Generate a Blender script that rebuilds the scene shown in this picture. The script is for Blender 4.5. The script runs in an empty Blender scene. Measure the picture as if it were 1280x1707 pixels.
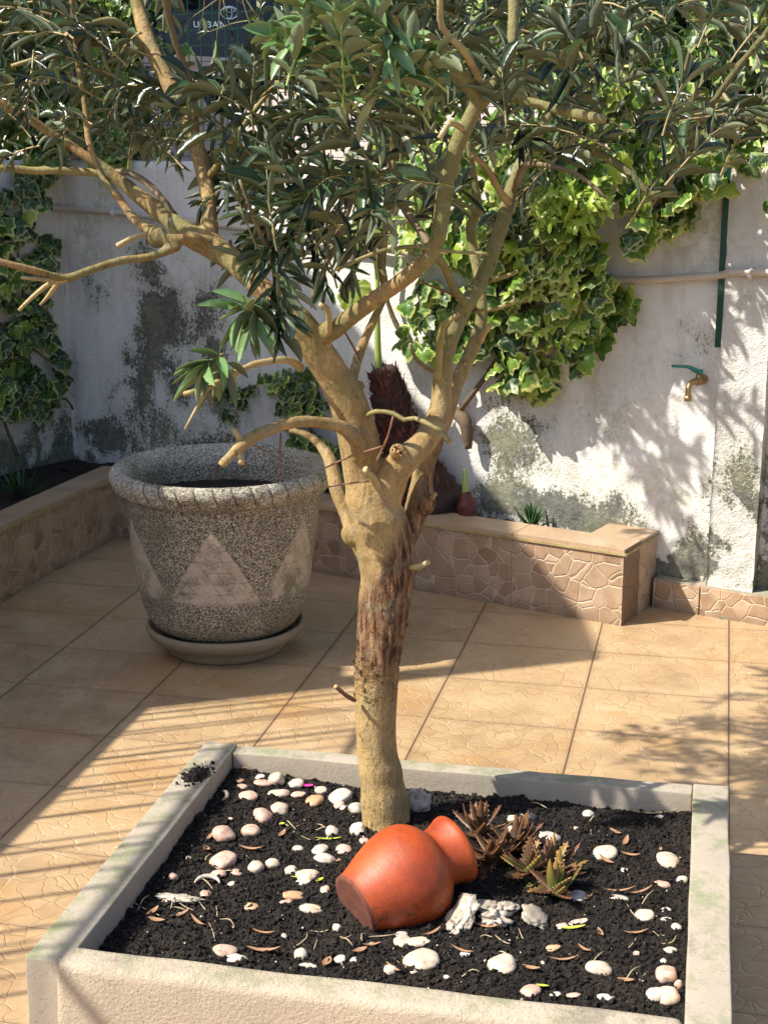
import bpy, math, random
import numpy as np
from mathutils import Vector, Matrix, noise
R = math.radians
random.seed(7); rng = np.random.default_rng(7)
scene = bpy.context.scene
COL = scene.collection

# ------------------------------------------------------------------ camera, light, exposure
H = 1.6; PITCH = R(14.27); FPX = 2500.0
cd = bpy.data.cameras.new('camera'); cam = bpy.data.objects.new('camera', cd); COL.objects.link(cam)
cam.location = (0, 0, H); cam.rotation_euler = (R(90) - PITCH, 0, 0)
cd.sensor_fit = 'VERTICAL'; cd.sensor_height = 24; cd.lens = FPX / 1707 * 24
cd.clip_end = 400; cd.clip_start = 0.05
scene.camera = cam
SUN = Vector((.89, 0.27, -1.0)).normalized()          # direction the light travels
sl = bpy.data.lights.new('sun', 'SUN'); sl.energy = 4.8; sl.angle = R(0.53); sl.color = (1, .935, .83)
so = bpy.data.objects.new('sun', sl); COL.objects.link(so)
so.rotation_euler = SUN.to_track_quat('-Z', 'Y').to_euler(); so.location = (-6, -3, 8)
w = bpy.data.worlds.new('World'); scene.world = w; w.use_nodes = True
wn = w.node_tree; bg = wn.nodes['Background']; sk = wn.nodes.new('ShaderNodeTexSky')
sk.sky_type = 'NISHITA'; sk.sun_disc = False
sk.air_density = .7; sk.dust_density = 1.8; sk.sun_elevation = math.asin(-SUN.z); sk.sun_rotation = math.atan2(-SUN.x, -SUN.y)
wn.links.new(sk.outputs[0], bg.inputs[0]); bg.inputs[1].default_value = 0.15
scene.view_settings.view_transform = 'Standard'; scene.view_settings.look = 'None'
scene.view_settings.exposure = 0.74; scene.view_settings.gamma = 1
scene.cycles.max_bounces = 8; scene.cycles.diffuse_bounces = 4; scene.cycles.glossy_bounces = 3
scene.cycles.transmission_bounces = 4; scene.cycles.caustics_reflective = False; scene.cycles.caustics_refractive = False

# ------------------------------------------------------------------ survey helpers (photo point -> place)
CF = np.array([0, math.cos(PITCH), -math.sin(PITCH)]); CU = np.array([0, math.sin(PITCH), math.cos(PITCH)])
C0 = np.array([0, 0, H])
def ray(x, y): return CF * FPX + np.array([x - 640., 0, 0]) + CU * (853.5 - y)
def atz(x, y, z): r = ray(x, y); return C0 + r * (z - H) / r[2]
def aty(x, y, Y): r = ray(x, y); return C0 + r * Y / r[1]
def V(*a): return np.array(a, float)
def unit(a): return a / np.linalg.norm(a)

# wall frame: O at the planter's outer corner, u to the right along the wall, n into the wall
WO = V(.789, 4.747, 0); WU = unit(V(.856, -.517, 0)); WN = V(-WU[1], WU[0], 0)
WD = .30                                             # wall face distance behind planter face
def W(s, n, z): return WO + WU * s + WN * n + V(0, 0, z)
def onwall(x, y, n=WD):
    r = ray(x, y); t = (n - (C0 - WO).dot(WN)) / r.dot(WN); return C0 + r * t
def wsz(x, y): p = onwall(x, y); return (p - WO).dot(WU), p[2]

# ------------------------------------------------------------------ object helpers
def tagit(o, label=None, cat=None, group=None, kind=None):
    if label: o['label'] = label
    if cat: o['category'] = cat
    if group: o['group'] = group
    if kind: o['kind'] = kind
    return o
def link(name, me, parent=None):
    o = bpy.data.objects.new(name, me); COL.objects.link(o)
    if parent is not None: o.parent = parent
    return o
def empty(name, loc=(0, 0, 0)):
    o = bpy.data.objects.new(name, None); COL.objects.link(o); o.location = loc; o.empty_display_size = .05
    return o
def mesh(name, verts, faces, mats, parent=None, smooth=True, attrs=None, midx=None, origin=None):
    """faces: list of tuples or (n,k) array; attrs: dict name->per vertex floats"""
    verts = np.asarray(verts, float)
    if parent is not None and origin is None: origin = np.array(parent.location)
    if origin is None: origin = np.zeros(3)
    v = verts - np.asarray(origin)
    me = bpy.data.meshes.new(name)
    if isinstance(faces, np.ndarray):
        nf, k = faces.shape
        me.vertices.add(len(v)); me.vertices.foreach_set('co', v.astype(np.float32).ravel())
        me.loops.add(nf * k); me.loops.foreach_set('vertex_index', faces.astype(np.int32).ravel())
        me.polygons.add(nf); me.polygons.foreach_set('loop_start', np.arange(0, nf * k, k, dtype=np.int32))
        me.update(calc_edges=True)
    else:
        me.from_pydata(v.tolist(), [], [tuple(int(i) for i in f) for f in faces]); me.update()
    if not isinstance(mats, (list, tuple)): mats = [mats]
    for m in mats: me.materials.append(m)
    if midx is not None: me.polygons.foreach_set('material_index', np.asarray(midx, np.int32))
    me.polygons.foreach_set('use_smooth', np.full(len(me.polygons), bool(smooth)))
    if attrs:
        for k_, a in attrs.items():
            at = me.attributes.new(k_, 'FLOAT', 'POINT'); at.data.foreach_set('value', np.asarray(a, np.float32))
    o = link(name, me, parent)
    if parent is None: o.location = tuple(origin)
    return o
class MB:
    def __init__(s): s.v = []; s.f = []; s.m = []; s.a = []
    def add(s, v, f, m=0, a=None):
        o = len(s.v); s.v += [tuple(p) for p in v]; s.f += [tuple(i + o for i in q) for q in f]; s.m += [m] * len(f)
        s.a += list(a) if a is not None else [0.0] * len(v)
    def box(s, o, ex, ey, ez, m=0, a=None):
        """o corner, ex,ey,ez edge vectors"""
        o, ex, ey, ez = [np.asarray(q, float) for q in (o, ex, ey, ez)]
        v = [o, o + ex, o + ex + ey, o + ey, o + ez, o + ex + ez, o + ex + ey + ez, o + ey + ez]
        s.add(v, [(0, 3, 2, 1), (4, 5, 6, 7), (0, 1, 5, 4), (1, 2, 6, 5), (2, 3, 7, 6), (3, 0, 4, 7)], m, a)
    def tube(s, pts, rad, seg=10, m=0, cap=True, wob=0.0):
        v, f = tube(pts, rad, seg, cap, wob); s.add(v, f, m)
    def obj(s, name, mats, parent=None, smooth=True, origin=None, attr=None):
        return mesh(name, s.v, s.f, mats, parent, smooth, {attr: s.a} if attr else None, s.m, origin)
def smooth_path(pts, rad, step=.012):
    P = np.array(pts, float); r = np.array(rad, float)
    if len(P) < 3:
        n = max(2, int(np.linalg.norm(P[-1] - P[0]) / step)); t = np.linspace(0, 1, n)[:, None]
        return P[0] * (1 - t) + P[-1] * t, np.interp(t[:, 0], [0, 1], [r[0], r[-1]])
    out = []; ro = []
    for i in range(len(P) - 1):
        a = P[i - 1] if i else 2 * P[0] - P[1]; b, c = P[i], P[i + 1]; d = P[i + 2] if i + 2 < len(P) else 2 * P[-1] - P[-2]
        n = max(2, int(np.linalg.norm(c - b) / step))
        for k in range(n):
            t = k / n
            out.append(.5 * ((2 * b) + (c - a) * t + (2 * a - 5 * b + 4 * c - d) * t * t + (-a + 3 * b - 3 * c + d) * t ** 3))
            ro.append(r[i] * (1 - t) + r[i + 1] * t)
    out.append(P[-1]); ro.append(r[-1])
    return np.array(out), np.array(ro)
def tube(pts, rad, seg=10, cap=True, wob=0.0):
    P = np.array(pts, float); n = len(P)
    if np.isscalar(rad): rad = [rad] * n
    T = np.gradient(P, axis=0); T /= np.linalg.norm(T, axis=1)[:, None] + 1e-12
    ref = V(0, 0, 1) if abs(T[0][2]) < .9 else V(1, 0, 0)
    A = unit(np.cross(T[0], ref)); v = []
    for i in range(n):
        A = A - T[i] * A.dot(T[i]); A = unit(A); B = np.cross(T[i], A)
        for k in range(seg):
            a = 2 * math.pi * k / seg
            rr = rad[i]
            if wob:
                q = P[i] + (A * math.cos(a) + B * math.sin(a)) * rad[i]
                rr *= 1 + wob * noise.noise(Vector(q * (.35 / max(rad[i], .004)) + 3)) 
            v.append(P[i] + (A * math.cos(a) + B * math.sin(a)) * rr)
    f = [(i * seg + k, i * seg + (k + 1) % seg, (i + 1) * seg + (k + 1) % seg, (i + 1) * seg + k) for i in range(n - 1) for k in range(seg)]
    if cap:
        f.append(tuple(range(seg - 1, -1, -1))); f.append(tuple((n - 1) * seg + k for k in range(seg)))
    return v, f
def lathe(profile, seg=64, fn=None):
    """profile list of (r,z); fn(r,z,a)->(r,z)"""
    v = []; n = len(profile)
    for r, z in profile:
        for k in range(seg):
            a = 2 * math.pi * k / seg; rr, zz = fn(r, z, a) if fn else (r, z)
            v.append((rr * math.cos(a), rr * math.sin(a), zz))
    f = [(i * seg + k, i * seg + (k + 1) % seg, (i + 1) * seg + (k + 1) % seg, (i + 1) * seg + k) for i in range(n - 1) for k in range(seg)]
    return v, f
def inst(tv, tf, pos, X, Y, Z, sc):
    """merge many copies of template: X,Y,Z (n,3) axes, sc (n,3) scale"""
    tv = np.asarray(tv); n = len(pos); k = len(tv)
    v = pos[:, None, :] + (tv[None, :, 0:1] * sc[:, None, 0:1]) * X[:, None, :] + (tv[None, :, 1:2] * sc[:, None, 1:2]) * Y[:, None, :] + (tv[None, :, 2:3] * sc[:, None, 2:3]) * Z[:, None, :]
    f = np.asarray(tf)[None] + (np.arange(n) * k)[:, None, None]
    return v.reshape(-1, 3), f.reshape(-1, f.shape[-1])
def frames(d, up):
    """Y axis = d, Z near up"""
    Y = d / np.linalg.norm(d, axis=1)[:, None]; X = np.cross(Y, up); X /= np.linalg.norm(X, axis=1)[:, None] + 1e-9
    return X, Y, np.cross(X, Y)

# ------------------------------------------------------------------ material helpers
class M:
    def __init__(s, name):
        s.m = bpy.data.materials.new(name); s.m.use_nodes = True; s.t = s.m.node_tree
        s.b = s.t.nodes['Principled BSDF']; s.out = s.t.nodes['Material Output']
        s.b.inputs['Roughness'].default_value = .8
        s.g = None
    def n(s, typ, props=None, **inp):
        nd = s.t.nodes.new('ShaderNode' + typ)
        for k, v in (props or {}).items(): setattr(nd, k, v)
        for k, v in inp.items(): s.put(nd, k.replace('_', ' '), v)
        return nd
    def put(s, nd, k, v):
        sock = nd.inputs[k]
        if isinstance(v, bpy.types.NodeSocket): s.t.links.new(v, sock)
        elif isinstance(v, bpy.types.Node): s.t.links.new(v.outputs[0], sock)
        else: sock.default_value = v
    def set(s, k, v): s.put(s.b, k, v)
    def pos(s):
        if not s.g: s.g = s.n('NewGeometry')
        return s.g.outputs['Position']
    def obj(s): return s.n('TexCoord').outputs['Object']
    def attr(s, name): return s.n('Attribute', {'attribute_name': name}).outputs['Fac']
    def math(s, op, a, b=0.0, c=0.0, clamp=False):
        nd = s.n('Math', {'operation': op, 'use_clamp': clamp})
        for i, q in enumerate((a, b, c)):
            if isinstance(q, bpy.types.NodeSocket): s.t.links.new(q, nd.inputs[i])
            else: nd.inputs[i].default_value = q
        return nd.outputs[0]
    def dot(s, vec, d):
        nd = s.n('VectorMath', {'operation': 'DOT_PRODUCT'}); s.t.links.new(vec, nd.inputs[0]); nd.inputs[1].default_value = tuple(d)
        return nd.outputs['Value']
    def noise(s, vec, scale, detail=4, rough=.55, dist=0.0, out=0):
        nd = s.n('TexNoise', Scale=scale, Detail=detail, Roughness=rough, Distortion=dist); s.put(nd, 'Vector', vec); return nd.outputs[out]
    def vor(s, vec, scale, feature='F1', out='Distance', rnd=1.0):
        nd = s.n('TexVoronoi', {'feature': feature}); nd.inputs['Scale'].default_value = scale; nd.inputs['Randomness'].default_value = rnd
        s.put(nd, 'Vector', vec); return nd.outputs[out]
    def ramp(s, fac, stops, interp='LINEAR'):
        nd = s.n('ValToRGB'); s.put(nd, 'Fac', fac); cr = nd.color_ramp; cr.interpolation = interp
        while len(cr.elements) < len(stops): cr.elements.new(.5)
        for e, (p, c) in zip(cr.elements, stops):
            e.position = p
            e.color = (c, c, c, 1) if isinstance(c, (int, float)) else tuple(c) + (1,)
        return nd.outputs[0]
    def step(s, x, a, b):
        nd = s.n('MapRange', {'interpolation_type': 'SMOOTHSTEP'}); s.put(nd, 'Value', x); nd.inputs[1].default_value = a; nd.inputs[2].default_value = b
        return nd.outputs[0]
    def mix(s, fac, a, b, mode='MIX'):
        nd = s.n('Mix', {'data_type': 'RGBA', 'blend_type': mode})
        s.put(nd, 0, fac)
        for i, q in ((6, a), (7, b)):
            if isinstance(q, bpy.types.NodeSocket): s.t.links.new(q, nd.inputs[i])
            else: nd.inputs[i].default_value = tuple(q) + (1,) if len(q) == 3 else q
        return nd.outputs[2]
    def bump(s, h, dist, strength=1.0, prev=None):
        nd = s.n('Bump'); nd.inputs['Strength'].default_value = strength; nd.inputs['Distance'].default_value = dist
        s.put(nd, 'Height', h)
        if prev is not None: s.t.links.new(prev, nd.inputs['Normal'])
        return nd.outputs[0]
    def scalev(s, vec, sc, rot=(0, 0, 0)):
        nd = s.n('Mapping'); s.put(nd, 'Vector', vec); nd.inputs['Scale'].default_value = sc; nd.inputs['Rotation'].default_value = rot
        return nd.outputs[0]
    def translucent(s, color, fac):
        tr = s.n('BsdfTranslucent'); s.put(tr, 'Color', color); mx = s.n('MixShader'); mx.inputs[0].default_value = fac
        s.t.links.new(s.b.outputs[0], mx.inputs[1]); s.t.links.new(tr.outputs[0], mx.inputs[2]); s.t.links.new(mx.outputs[0], s.out.inputs[0])

YAW = R(12.6); TA = V(math.sin(YAW), math.cos(YAW), 0); TB = V(math.cos(YAW), -math.sin(YAW), 0)

def m_floor():
    m = M('floor_tile'); P = m.pos()
    u = m.math('DIVIDE', m.math('ADD', m.dot(P, TB), .3285), .4137); v = m.math('DIVIDE', m.math('SUBTRACT', m.dot(P, TA), 3.88), .3265)
    def jd(x, size):
        fr = m.math('FRACT', x); return m.math('MULTIPLY', m.math('MINIMUM', fr, m.math('SUBTRACT', 1.0, fr)), size)
    ju, jv = jd(u, .4137), jd(v, .3265)
    jwu = m.math('ADD', .0008, 0); joint = m.math('MAXIMUM', m.math('SUBTRACT', 1.0, m.step(ju, .0012, .0034)), m.math('MULTIPLY', m.math('SUBTRACT', 1.0, m.step(jv, .0008, .0022)), .7))
    cv = m.n('CombineXYZ'); m.put(cv, 0, m.math('FLOOR', u)); m.put(cv, 1, m.math('FLOOR', v))
    wn_ = m.n('TexWhiteNoise'); m.put(wn_, 'Vector', cv.outputs[0])
    tile = wn_.outputs['Value']; tcol = wn_.outputs['Color']
    off = m.n('VectorMath', {'operation': 'ADD'}); m.put(off, 0, m.scalev(P, (1, 1, 0))); 
    sc = m.n('VectorMath', {'operation': 'SCALE'}); m.put(sc, 0, tcol); sc.inputs['Scale'].default_value = 3.0
    m.put(off, 1, sc.outputs[0]); Q = off.outputs[0]
    wob = m.n('VectorMath', {'operation': 'ADD'}); m.put(wob, 0, Q)
    ws = m.n('VectorMath', {'operation': 'SCALE'}); m.put(ws, 0, m.noise(Q, 9, 2, out=1)); ws.inputs['Scale'].default_value = .09; m.put(wob, 1, ws.outputs[0])
    craz = m.vor(wob.outputs[0], 18.5, 'DISTANCE_TO_EDGE')
    cell = m.vor(wob.outputs[0], 18.5, 'F1', 'Color')
    line = m.math('SUBTRACT', 1.0, m.step(craz, .0, .034))
    cloud = m.noise(Q, 5.5, 6, .68)
    grain = m.noise(m.scalev(Q, (18, 60, 18), (0, 0, YAW)), 1.0, 4, .6)
    base = m.ramp(m.math('ADD', m.math('MULTIPLY', cloud, .85), m.math('MULTIPLY', m.dot(cell, (.05, .05, 0)), 1.0)),
                  [(.3, (.30, .19, .095)), (.45, (.42, .285, .15)), (.58, (.52, .37, .205)), (.75, (.62, .46, .28))])
    base = m.mix(m.math('MULTIPLY', grain, .45), base, (.37, .25, .15))
    base = m.mix(m.step(tile, .0, 1.0), base, m.mix(.5, base, (.52, .36, .20)))
    stain = m.math('MULTIPLY', m.step(m.noise(P, 2.3, 4, .6), .50, .68), .6)
    base = m.mix(stain, base, (.42, .235, .085))
    lc = m.mix(m.step(m.noise(Q, 6, 2), .42, .58), (.68, .53, .37), (.30, .175, .095))
    base = m.mix(m.math('MULTIPLY', line, m.math('MULTIPLY', m.step(m.noise(P, 7, 4), .36, .62), .72)), base, lc)
    base = m.mix(joint, base, (.16, .10, .06))
    dirt = m.math('MAXIMUM', m.step(m.noise(P, 40, 4, .7), .62, .75), m.math('MULTIPLY', m.math('SUBTRACT', 1.0, m.step(m.math('MINIMUM', ju, jv), .0, .02)), m.noise(P, 20, 4, .7)))
    base = m.mix(m.math('MULTIPLY', dirt, .38), base, (.17, .11, .07))
    m.set('Base Color', base)
    m.set('Roughness', m.math('ADD', .20, m.math('MULTIPLY', m.noise(P, 7, 4, .65), .32)))
    m.set('Specular IOR Level', .45)
    h = m.math('SUBTRACT', m.math('MULTIPLY', m.step(craz, 0, .06), .4), m.math('MULTIPLY', joint, .8))
    h = m.math('ADD', h, m.math('MULTIPLY', m.noise(Q, 30, 3), .5))
    h = m.math('ADD', h, m.math('MULTIPLY', m.noise(m.scalev(P, (4, 22, 1), (0, 0, YAW)), 1.0, 2), .5))
    m.set('Normal', m.bump(h, .0035, .8))
    return m.m
def m_crazy(name='planter_tile', joint=.41):
    m = M(name); P = m.pos()
    wob = m.n('VectorMath', {'operation': 'ADD'}); m.put(wob, 0, P)
    ws = m.n('VectorMath', {'operation': 'SCALE'}); m.put(ws, 0, m.noise(P, 7, 2, out=1)); ws.inputs['Scale'].default_value = .05; m.put(wob, 1, ws.outputs[0])
    craz = m.vor(wob.outputs[0], 18.5, 'DISTANCE_TO_EDGE', rnd=.95); cell = m.vor(wob.outputs[0], 18.5, 'F1', 'Color', rnd=.95)
    line = m.math('SUBTRACT', 1.0, m.step(m.math('ADD', craz, m.math('MULTIPLY', m.math('SUBTRACT', m.noise(P, 60, 3), .5), .02)), .010, .034))
    base = m.ramp(m.math('ADD', m.math('MULTIPLY', m.noise(P, 12, 5, .65), .6), m.math('MULTIPLY', m.dot(cell, (.2, .2, 0)), 1.0)),
                  [(.25, (.25, .155, .09)), (.5, (.40, .27, .17)), (.75, (.53, .39, .26))])
    base = m.mix(m.math('MULTIPLY', line, .7), base, (.60, .49, .36))
    al = m.math('DIVIDE', m.attr('along'), joint); fr = m.math('FRACT', al)
    jd = m.math('MULTIPLY', m.math('MINIMUM', fr, m.math('SUBTRACT', 1.0, fr)), joint)
    j = m.math('SUBTRACT', 1.0, m.step(jd, .001, .003)); j2 = m.math('SUBTRACT', 1.0, m.step(jd, .004, .006))
    base = m.mix(j2, base, (.5, .36, .24)); base = m.mix(j, base, (.2, .13, .08))
    sep = m.n('SeparateXYZ'); m.put(sep, 0, P)
    low = m.math('SUBTRACT', 1.0, m.step(sep.outputs[2], .0, .05))
    base = m.mix(m.math('MULTIPLY', m.math('MULTIPLY', low, m.noise(P, 25, 4)), .8), base, (.16, .11, .07))
    m.set('Base Color', base); m.set('Roughness', .42)
    h = m.math('ADD', m.math('MULTIPLY', m.step(craz, .0, .07), 1.0), m.math('MULTIPLY', m.noise(P, 60, 4), .5))
    m.set('Normal', m.bump(h, .003, .7))
    return m.m
def m_coping():
    m = M('coping_tile'); P = m.pos()
    base = m.ramp(m.noise(P, 6, 5, .65), [(.3, (.38, .25, .155)), (.5, (.49, .345, .22)), (.7, (.60, .45, .31))])
    base = m.mix(m.math('MULTIPLY', m.noise(m.scalev(P, (40, 9, 9)), 1, 4), .4), base, (.33, .21, .13))
    fr = m.math('FRACT', m.math('DIVIDE', m.attr('along'), .41)); jd = m.math('MINIMUM', fr, m.math('SUBTRACT', 1.0, fr))
    base = m.mix(m.math('SUBTRACT', 1.0, m.step(jd, .003, .008)), base, (.2, .13, .09))
    base = m.mix(m.math('MULTIPLY', m.step(m.noise(P, 35, 4, .7), .58, .7), .35), base, (.13, .1, .07))
    m.set('Base Color', base); m.set('Roughness', .4)
    m.set('Normal', m.bump(m.noise(P, 45, 3), .0015, .6)); return m.m
def m_plaster(name, white=(.83, .82, .775), blobs=(), base_h=.5, rough=1.0, green=.5, spot=1.0):
    m = M(name); P = m.pos(); sep = m.n('SeparateXYZ'); m.put(sep, 0, P); z = sep.outputs[2]
    big = m.noise(P, 3.2, 5, .6); med = m.noise(m.scalev(P, (1, 1, .45)), 21, 6, .72); fine = m.noise(P, 90, 5, .8)
    vs = m.noise(m.scalev(P, (16, 16, 2.2)), 1, 4, .6)
    col = m.mix(m.math('MULTIPLY', big, .6), white, tuple(c * .8 for c in white))
    col = m.mix(m.math('MULTIPLY', m.step(vs, .50, .72), .42), col, (.47, .45, .36))
    low = m.math('SUBTRACT', 1.0, m.step(z, base_h * .25, base_h * 1.5))
    mk = m.math('MULTIPLY', low, m.math('ADD', .25, m.step(m.noise(P, 4.5, 4), .4, .62)))
    s = m.math('ADD', m.dot(P, WU), m.math('MULTIPLY', m.math('SUBTRACT', m.noise(P, 5, 4, .7), .5), .38)); z0_ = z
    z = m.math('ADD', z, m.math('MULTIPLY', m.math('SUBTRACT', m.noise(P, 4.2, 4, .7), .5), .3))
    for (bs, bz, rs, rz, amt) in blobs:
        a = m.math('DIVIDE', m.math('SUBTRACT', s, bs), rs); b = m.math('DIVIDE', m.math('SUBTRACT', z, bz), rz)
        d = m.math('ADD', m.math('MULTIPLY', a, a), m.math('MULTIPLY', b, b))
        mk = m.math('MAXIMUM', mk, m.math('MULTIPLY', m.math('EXPONENT', m.math('MULTIPLY', d, -1.0)), amt))
    # spotty mould: threshold falls where the mask is strong
    dens = m.math('ADD', m.math('MULTIPLY', mk, .42 * spot), m.math('ADD', m.math('MULTIPLY', med, .4), m.math('MULTIPLY', fine, .68)))
    dens = m.math('ADD', dens, m.math('MULTIPLY', m.math('SUBTRACT', big, .5), .5))
    mould = m.step(dens, .73, .80)
    mc = m.mix(m.step(m.noise(P, 5, 3), .42, .62), (.085, .088, .072), tuple((.15, .15, .085)))
    haze = m.math('MULTIPLY', m.step(dens, .53, .80), .5)
    col = m.mix(haze, col, (.40, .40, .32))
    gm = m.math('MULTIPLY', m.step(m.noise(P, 2.1, 4, .6), .52, .7), m.math('MULTIPLY', m.step(m.noise(P, 28, 4, .7), .4, .62), green))
    col = m.mix(gm, col, (.34, .36, .17))
    col = m.mix(m.math('MULTIPLY', mould, m.math('ADD', .45, m.math('MULTIPLY', m.noise(P, 45, 4, .7), .8))), col, mc)
    m.set('Base Color', col); m.set('Roughness', .93); m.set('Specular IOR Level', .2)
    h = m.math('ADD', m.math('MULTIPLY', m.noise(P, 85, 6, .72), 1.0), m.math('MULTIPLY', m.noise(P, 12, 4), 1.0))
    h = m.math('ADD', h, m.math('MULTIPLY', m.vor(P, 140), -.3))
    m.set('Normal', m.bump(h, .0062 * rough, .7)); return m.m
def m_soil(name='soil', dark=1.0):
    m = M(name); P = m.pos()
    c = m.ramp(m.noise(P, 120, 5, .7), [(.3, (.006 * dark, .005 * dark, .0045 * dark)), (.6, (.018 * dark, .014 * dark, .011 * dark)), (.85, (.05 * dark, .036 * dark, .025 * dark))])
    c = m.mix(m.math('MULTIPLY', m.step(m.noise(P, 7, 5, .7), .48, .64), .3), c, m.mix(m.noise(P, 150, 4, .8), (.012, .008, .006), (.075, .05, .033)))
    sp = m.math('LESS_THAN', m.vor(P, 210), .16); rr = m.step(m.noise(P, 40, 2), .55, .6)
    c = m.mix(m.math('MULTIPLY', sp, m.math('MULTIPLY', rr, .6)), c, (.30, .24, .17))
    m.set('Base Color', c); m.set('Roughness', .7); m.set('Specular IOR Level', .3)
    m.set('Normal', m.bump(m.noise(P, 260, 4, .7), .003, 1)); return m.m
def m_concrete(name, tint=(.50, .44, .36), green=.6, stripes=False, tex=1.0):
    m = M(name); P = m.pos(); g = m.n('NewGeometry')
    sep = m.n('SeparateXYZ'); m.put(sep, 0, g.outputs['Normal']); up = m.step(sep.outputs[2], .3, .9)
    c = m.mix(m.noise(P, 9, 6, .7), tuple(a * .8 for a in tint), tuple(min(1, a * 1.18) for a in tint))
    lich = m.math('MULTIPLY', m.step(m.noise(P, 13, 6, .72), .44, .66), m.math('ADD', .12, m.math('MULTIPLY', up, green)))
    c = m.mix(lich, c, (.25, .26, .15))
    blk = m.math('MULTIPLY', m.step(m.noise(P, 4, 6, .8), .52, .64), m.math('ADD', .10, m.math('MULTIPLY', up, .38)))
    c = m.mix(blk, c, (.12, .115, .095))
    c = m.mix(m.math('MULTIPLY', m.math('LESS_THAN', m.vor(P, 60), .12), .5), c, (.15, .12, .09))
    m.set('Base Color', c); m.set('Roughness', .85)
    h = m.math('ADD', m.noise(P, 110, 5, .7), m.math('MULTIPLY', m.noise(P, 170, 4, .7), 1.5 * tex))
    m.set('Normal', m.bump(h, .0034 * (.4 + tex * .6), .8)); return m.m
def m_granite():
    """speckled weathered pot: object coords, triangles of smooth cast stone round the body"""
    m = M('weathered_pot'); P = m.obj(); sep = m.n('SeparateXYZ'); m.put(sep, 0, P)
    x, y, z = sep.outputs[0], sep.outputs[1], sep.outputs[2]
    th = m.math('DIVIDE', m.math('ARCTAN2', y, x), 2 * math.pi)
    Nn = 6
    fr = m.math('FRACT', m.math('ADD', m.math('MULTIPLY', th, Nn), .5 + Nn * .25 + .0))
    cx = m.math('MULTIPLY', m.math('ABSOLUTE', m.math('SUBTRACT', fr, .5)), 2.0)        # 0 centre, 1 border
    zz = m.math('DIVIDE', m.math('SUBTRACT', z, .135), .245)
    edge = m.math('SUBTRACT', m.math('SUBTRACT', 1.0, zz), m.math('ADD', m.math('MULTIPLY', cx, .97), m.math('MULTIPLY', m.math('SUBTRACT', m.noise(P, 20, 3), .5), .04)))
    tri = m.math('MULTIPLY', m.math('MULTIPLY', m.step(edge, -.02, .04), m.step(zz, -.05, .06)), m.math('ADD', .45, m.math('MULTIPLY', m.step(m.noise(P, 24, 5, .75), .4, .56), .5)))
    s1 = m.noise(P, 150, 4, .85); s2 = m.noise(P, 300, 2, .6); big = m.noise(P, 7, 5, .65)
    sp = m.ramp(m.math('ADD', m.math('MULTIPLY', s1, .65), m.math('MULTIPLY', s2, .35)), [(.40, (.03, .026, .02)), (.475, (.12, .105, .075)), (.53, (.42, .37, .275)), (.60, (.74, .66, .52))])
    sp = m.mix(m.math('MULTIPLY', m.step(big, .44, .66), .5), sp, (.13, .115, .07))
    sm = m.mix(m.noise(P, 25, 5, .7), (.44, .36, .27), (.62, .52, .41))
    lz = m.math('FRACT', m.math('MULTIPLY', zz, 7.0)); lu = m.math('FRACT', m.math('ADD', m.math('MULTIPLY', fr, 8.0), m.math('MULTIPLY', zz, 4.0)))
    gl = m.math('MAXIMUM', m.math('LESS_THAN', lz, .09), m.math('LESS_THAN', lu, .09))
    sm = m.mix(m.math('MULTIPLY', gl, m.math('MULTIPLY', m.step(m.noise(P, 18, 3), .4, .6), .45)), sm, (.13, .11, .08))
    dirt = m.math('MULTIPLY', m.step(m.noise(P, 16, 5, .7), .47, .62), m.math('SUBTRACT', 1.0, m.step(zz, .15, .55)))
    sm = m.mix(m.math('MULTIPLY', dirt, .8), sm, (.13, .12, .085))
    c = m.mix(tri, sp, sm)
    # rim: pale worn stone
    rim = m.step(z, .445, .46); worn = m.math('MULTIPLY', rim, m.step(m.noise(P, 6, 4, .6), .38, .58))
    c = m.mix(m.math('MULTIPLY', worn, .75), c, m.mix(m.step(s1, .4, .6), (.26, .235, .17), (.74, .69, .58)))
    gr = m.math('ABSOLUTE', m.math('SINE', m.math('ADD', m.math('MULTIPLY', m.math('ARCTAN2', y, x), 19.0), m.math('MULTIPLY', m.math('SUBTRACT', z, .45), 18.0))))
    rr_ = m.math('SQRT', m.math('ADD', m.math('MULTIPLY', x, x), m.math('MULTIPLY', y, y)))
    c = m.mix(m.math('MULTIPLY', m.math('MULTIPLY', rim, m.step(rr_, .312, .325)), m.math('MULTIPLY', m.math('SUBTRACT', 1.0, m.step(gr, .05, .25)), .65)), c, (.06, .05, .035))
    algae = m.math('MULTIPLY', m.step(m.math('ADD', m.math('MULTIPLY', x, 1.4), m.math('MULTIPLY', big, .5)), .56, .74), m.math('MULTIPLY', m.step(m.noise(P, 40, 5, .8), .38, .6), .6))
    c = m.mix(algae, c, (.40, .38, .16))
    streak = m.math('MULTIPLY', m.step(m.noise(m.scalev(P, (30, 30, 2.5)), 1, 3), .56, .7), m.math('MULTIPLY', m.step(z, .2, .48), .6))
    c = m.mix(m.math('MULTIPLY', streak, m.math('SUBTRACT', 1.0, rim)), c, (.22, .18, .11))
    m.set('Base Color', c); m.set('Roughness', .9)
    h = m.math('ADD', m.math('MULTIPLY', s1, m.math('SUBTRACT', 1.0, m.math('MULTIPLY', tri, .75))), m.math('MULTIPLY', m.math('MULTIPLY', gl, tri), -.6))
    m.set('Normal', m.bump(h, .006, .8)); return m.m
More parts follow.
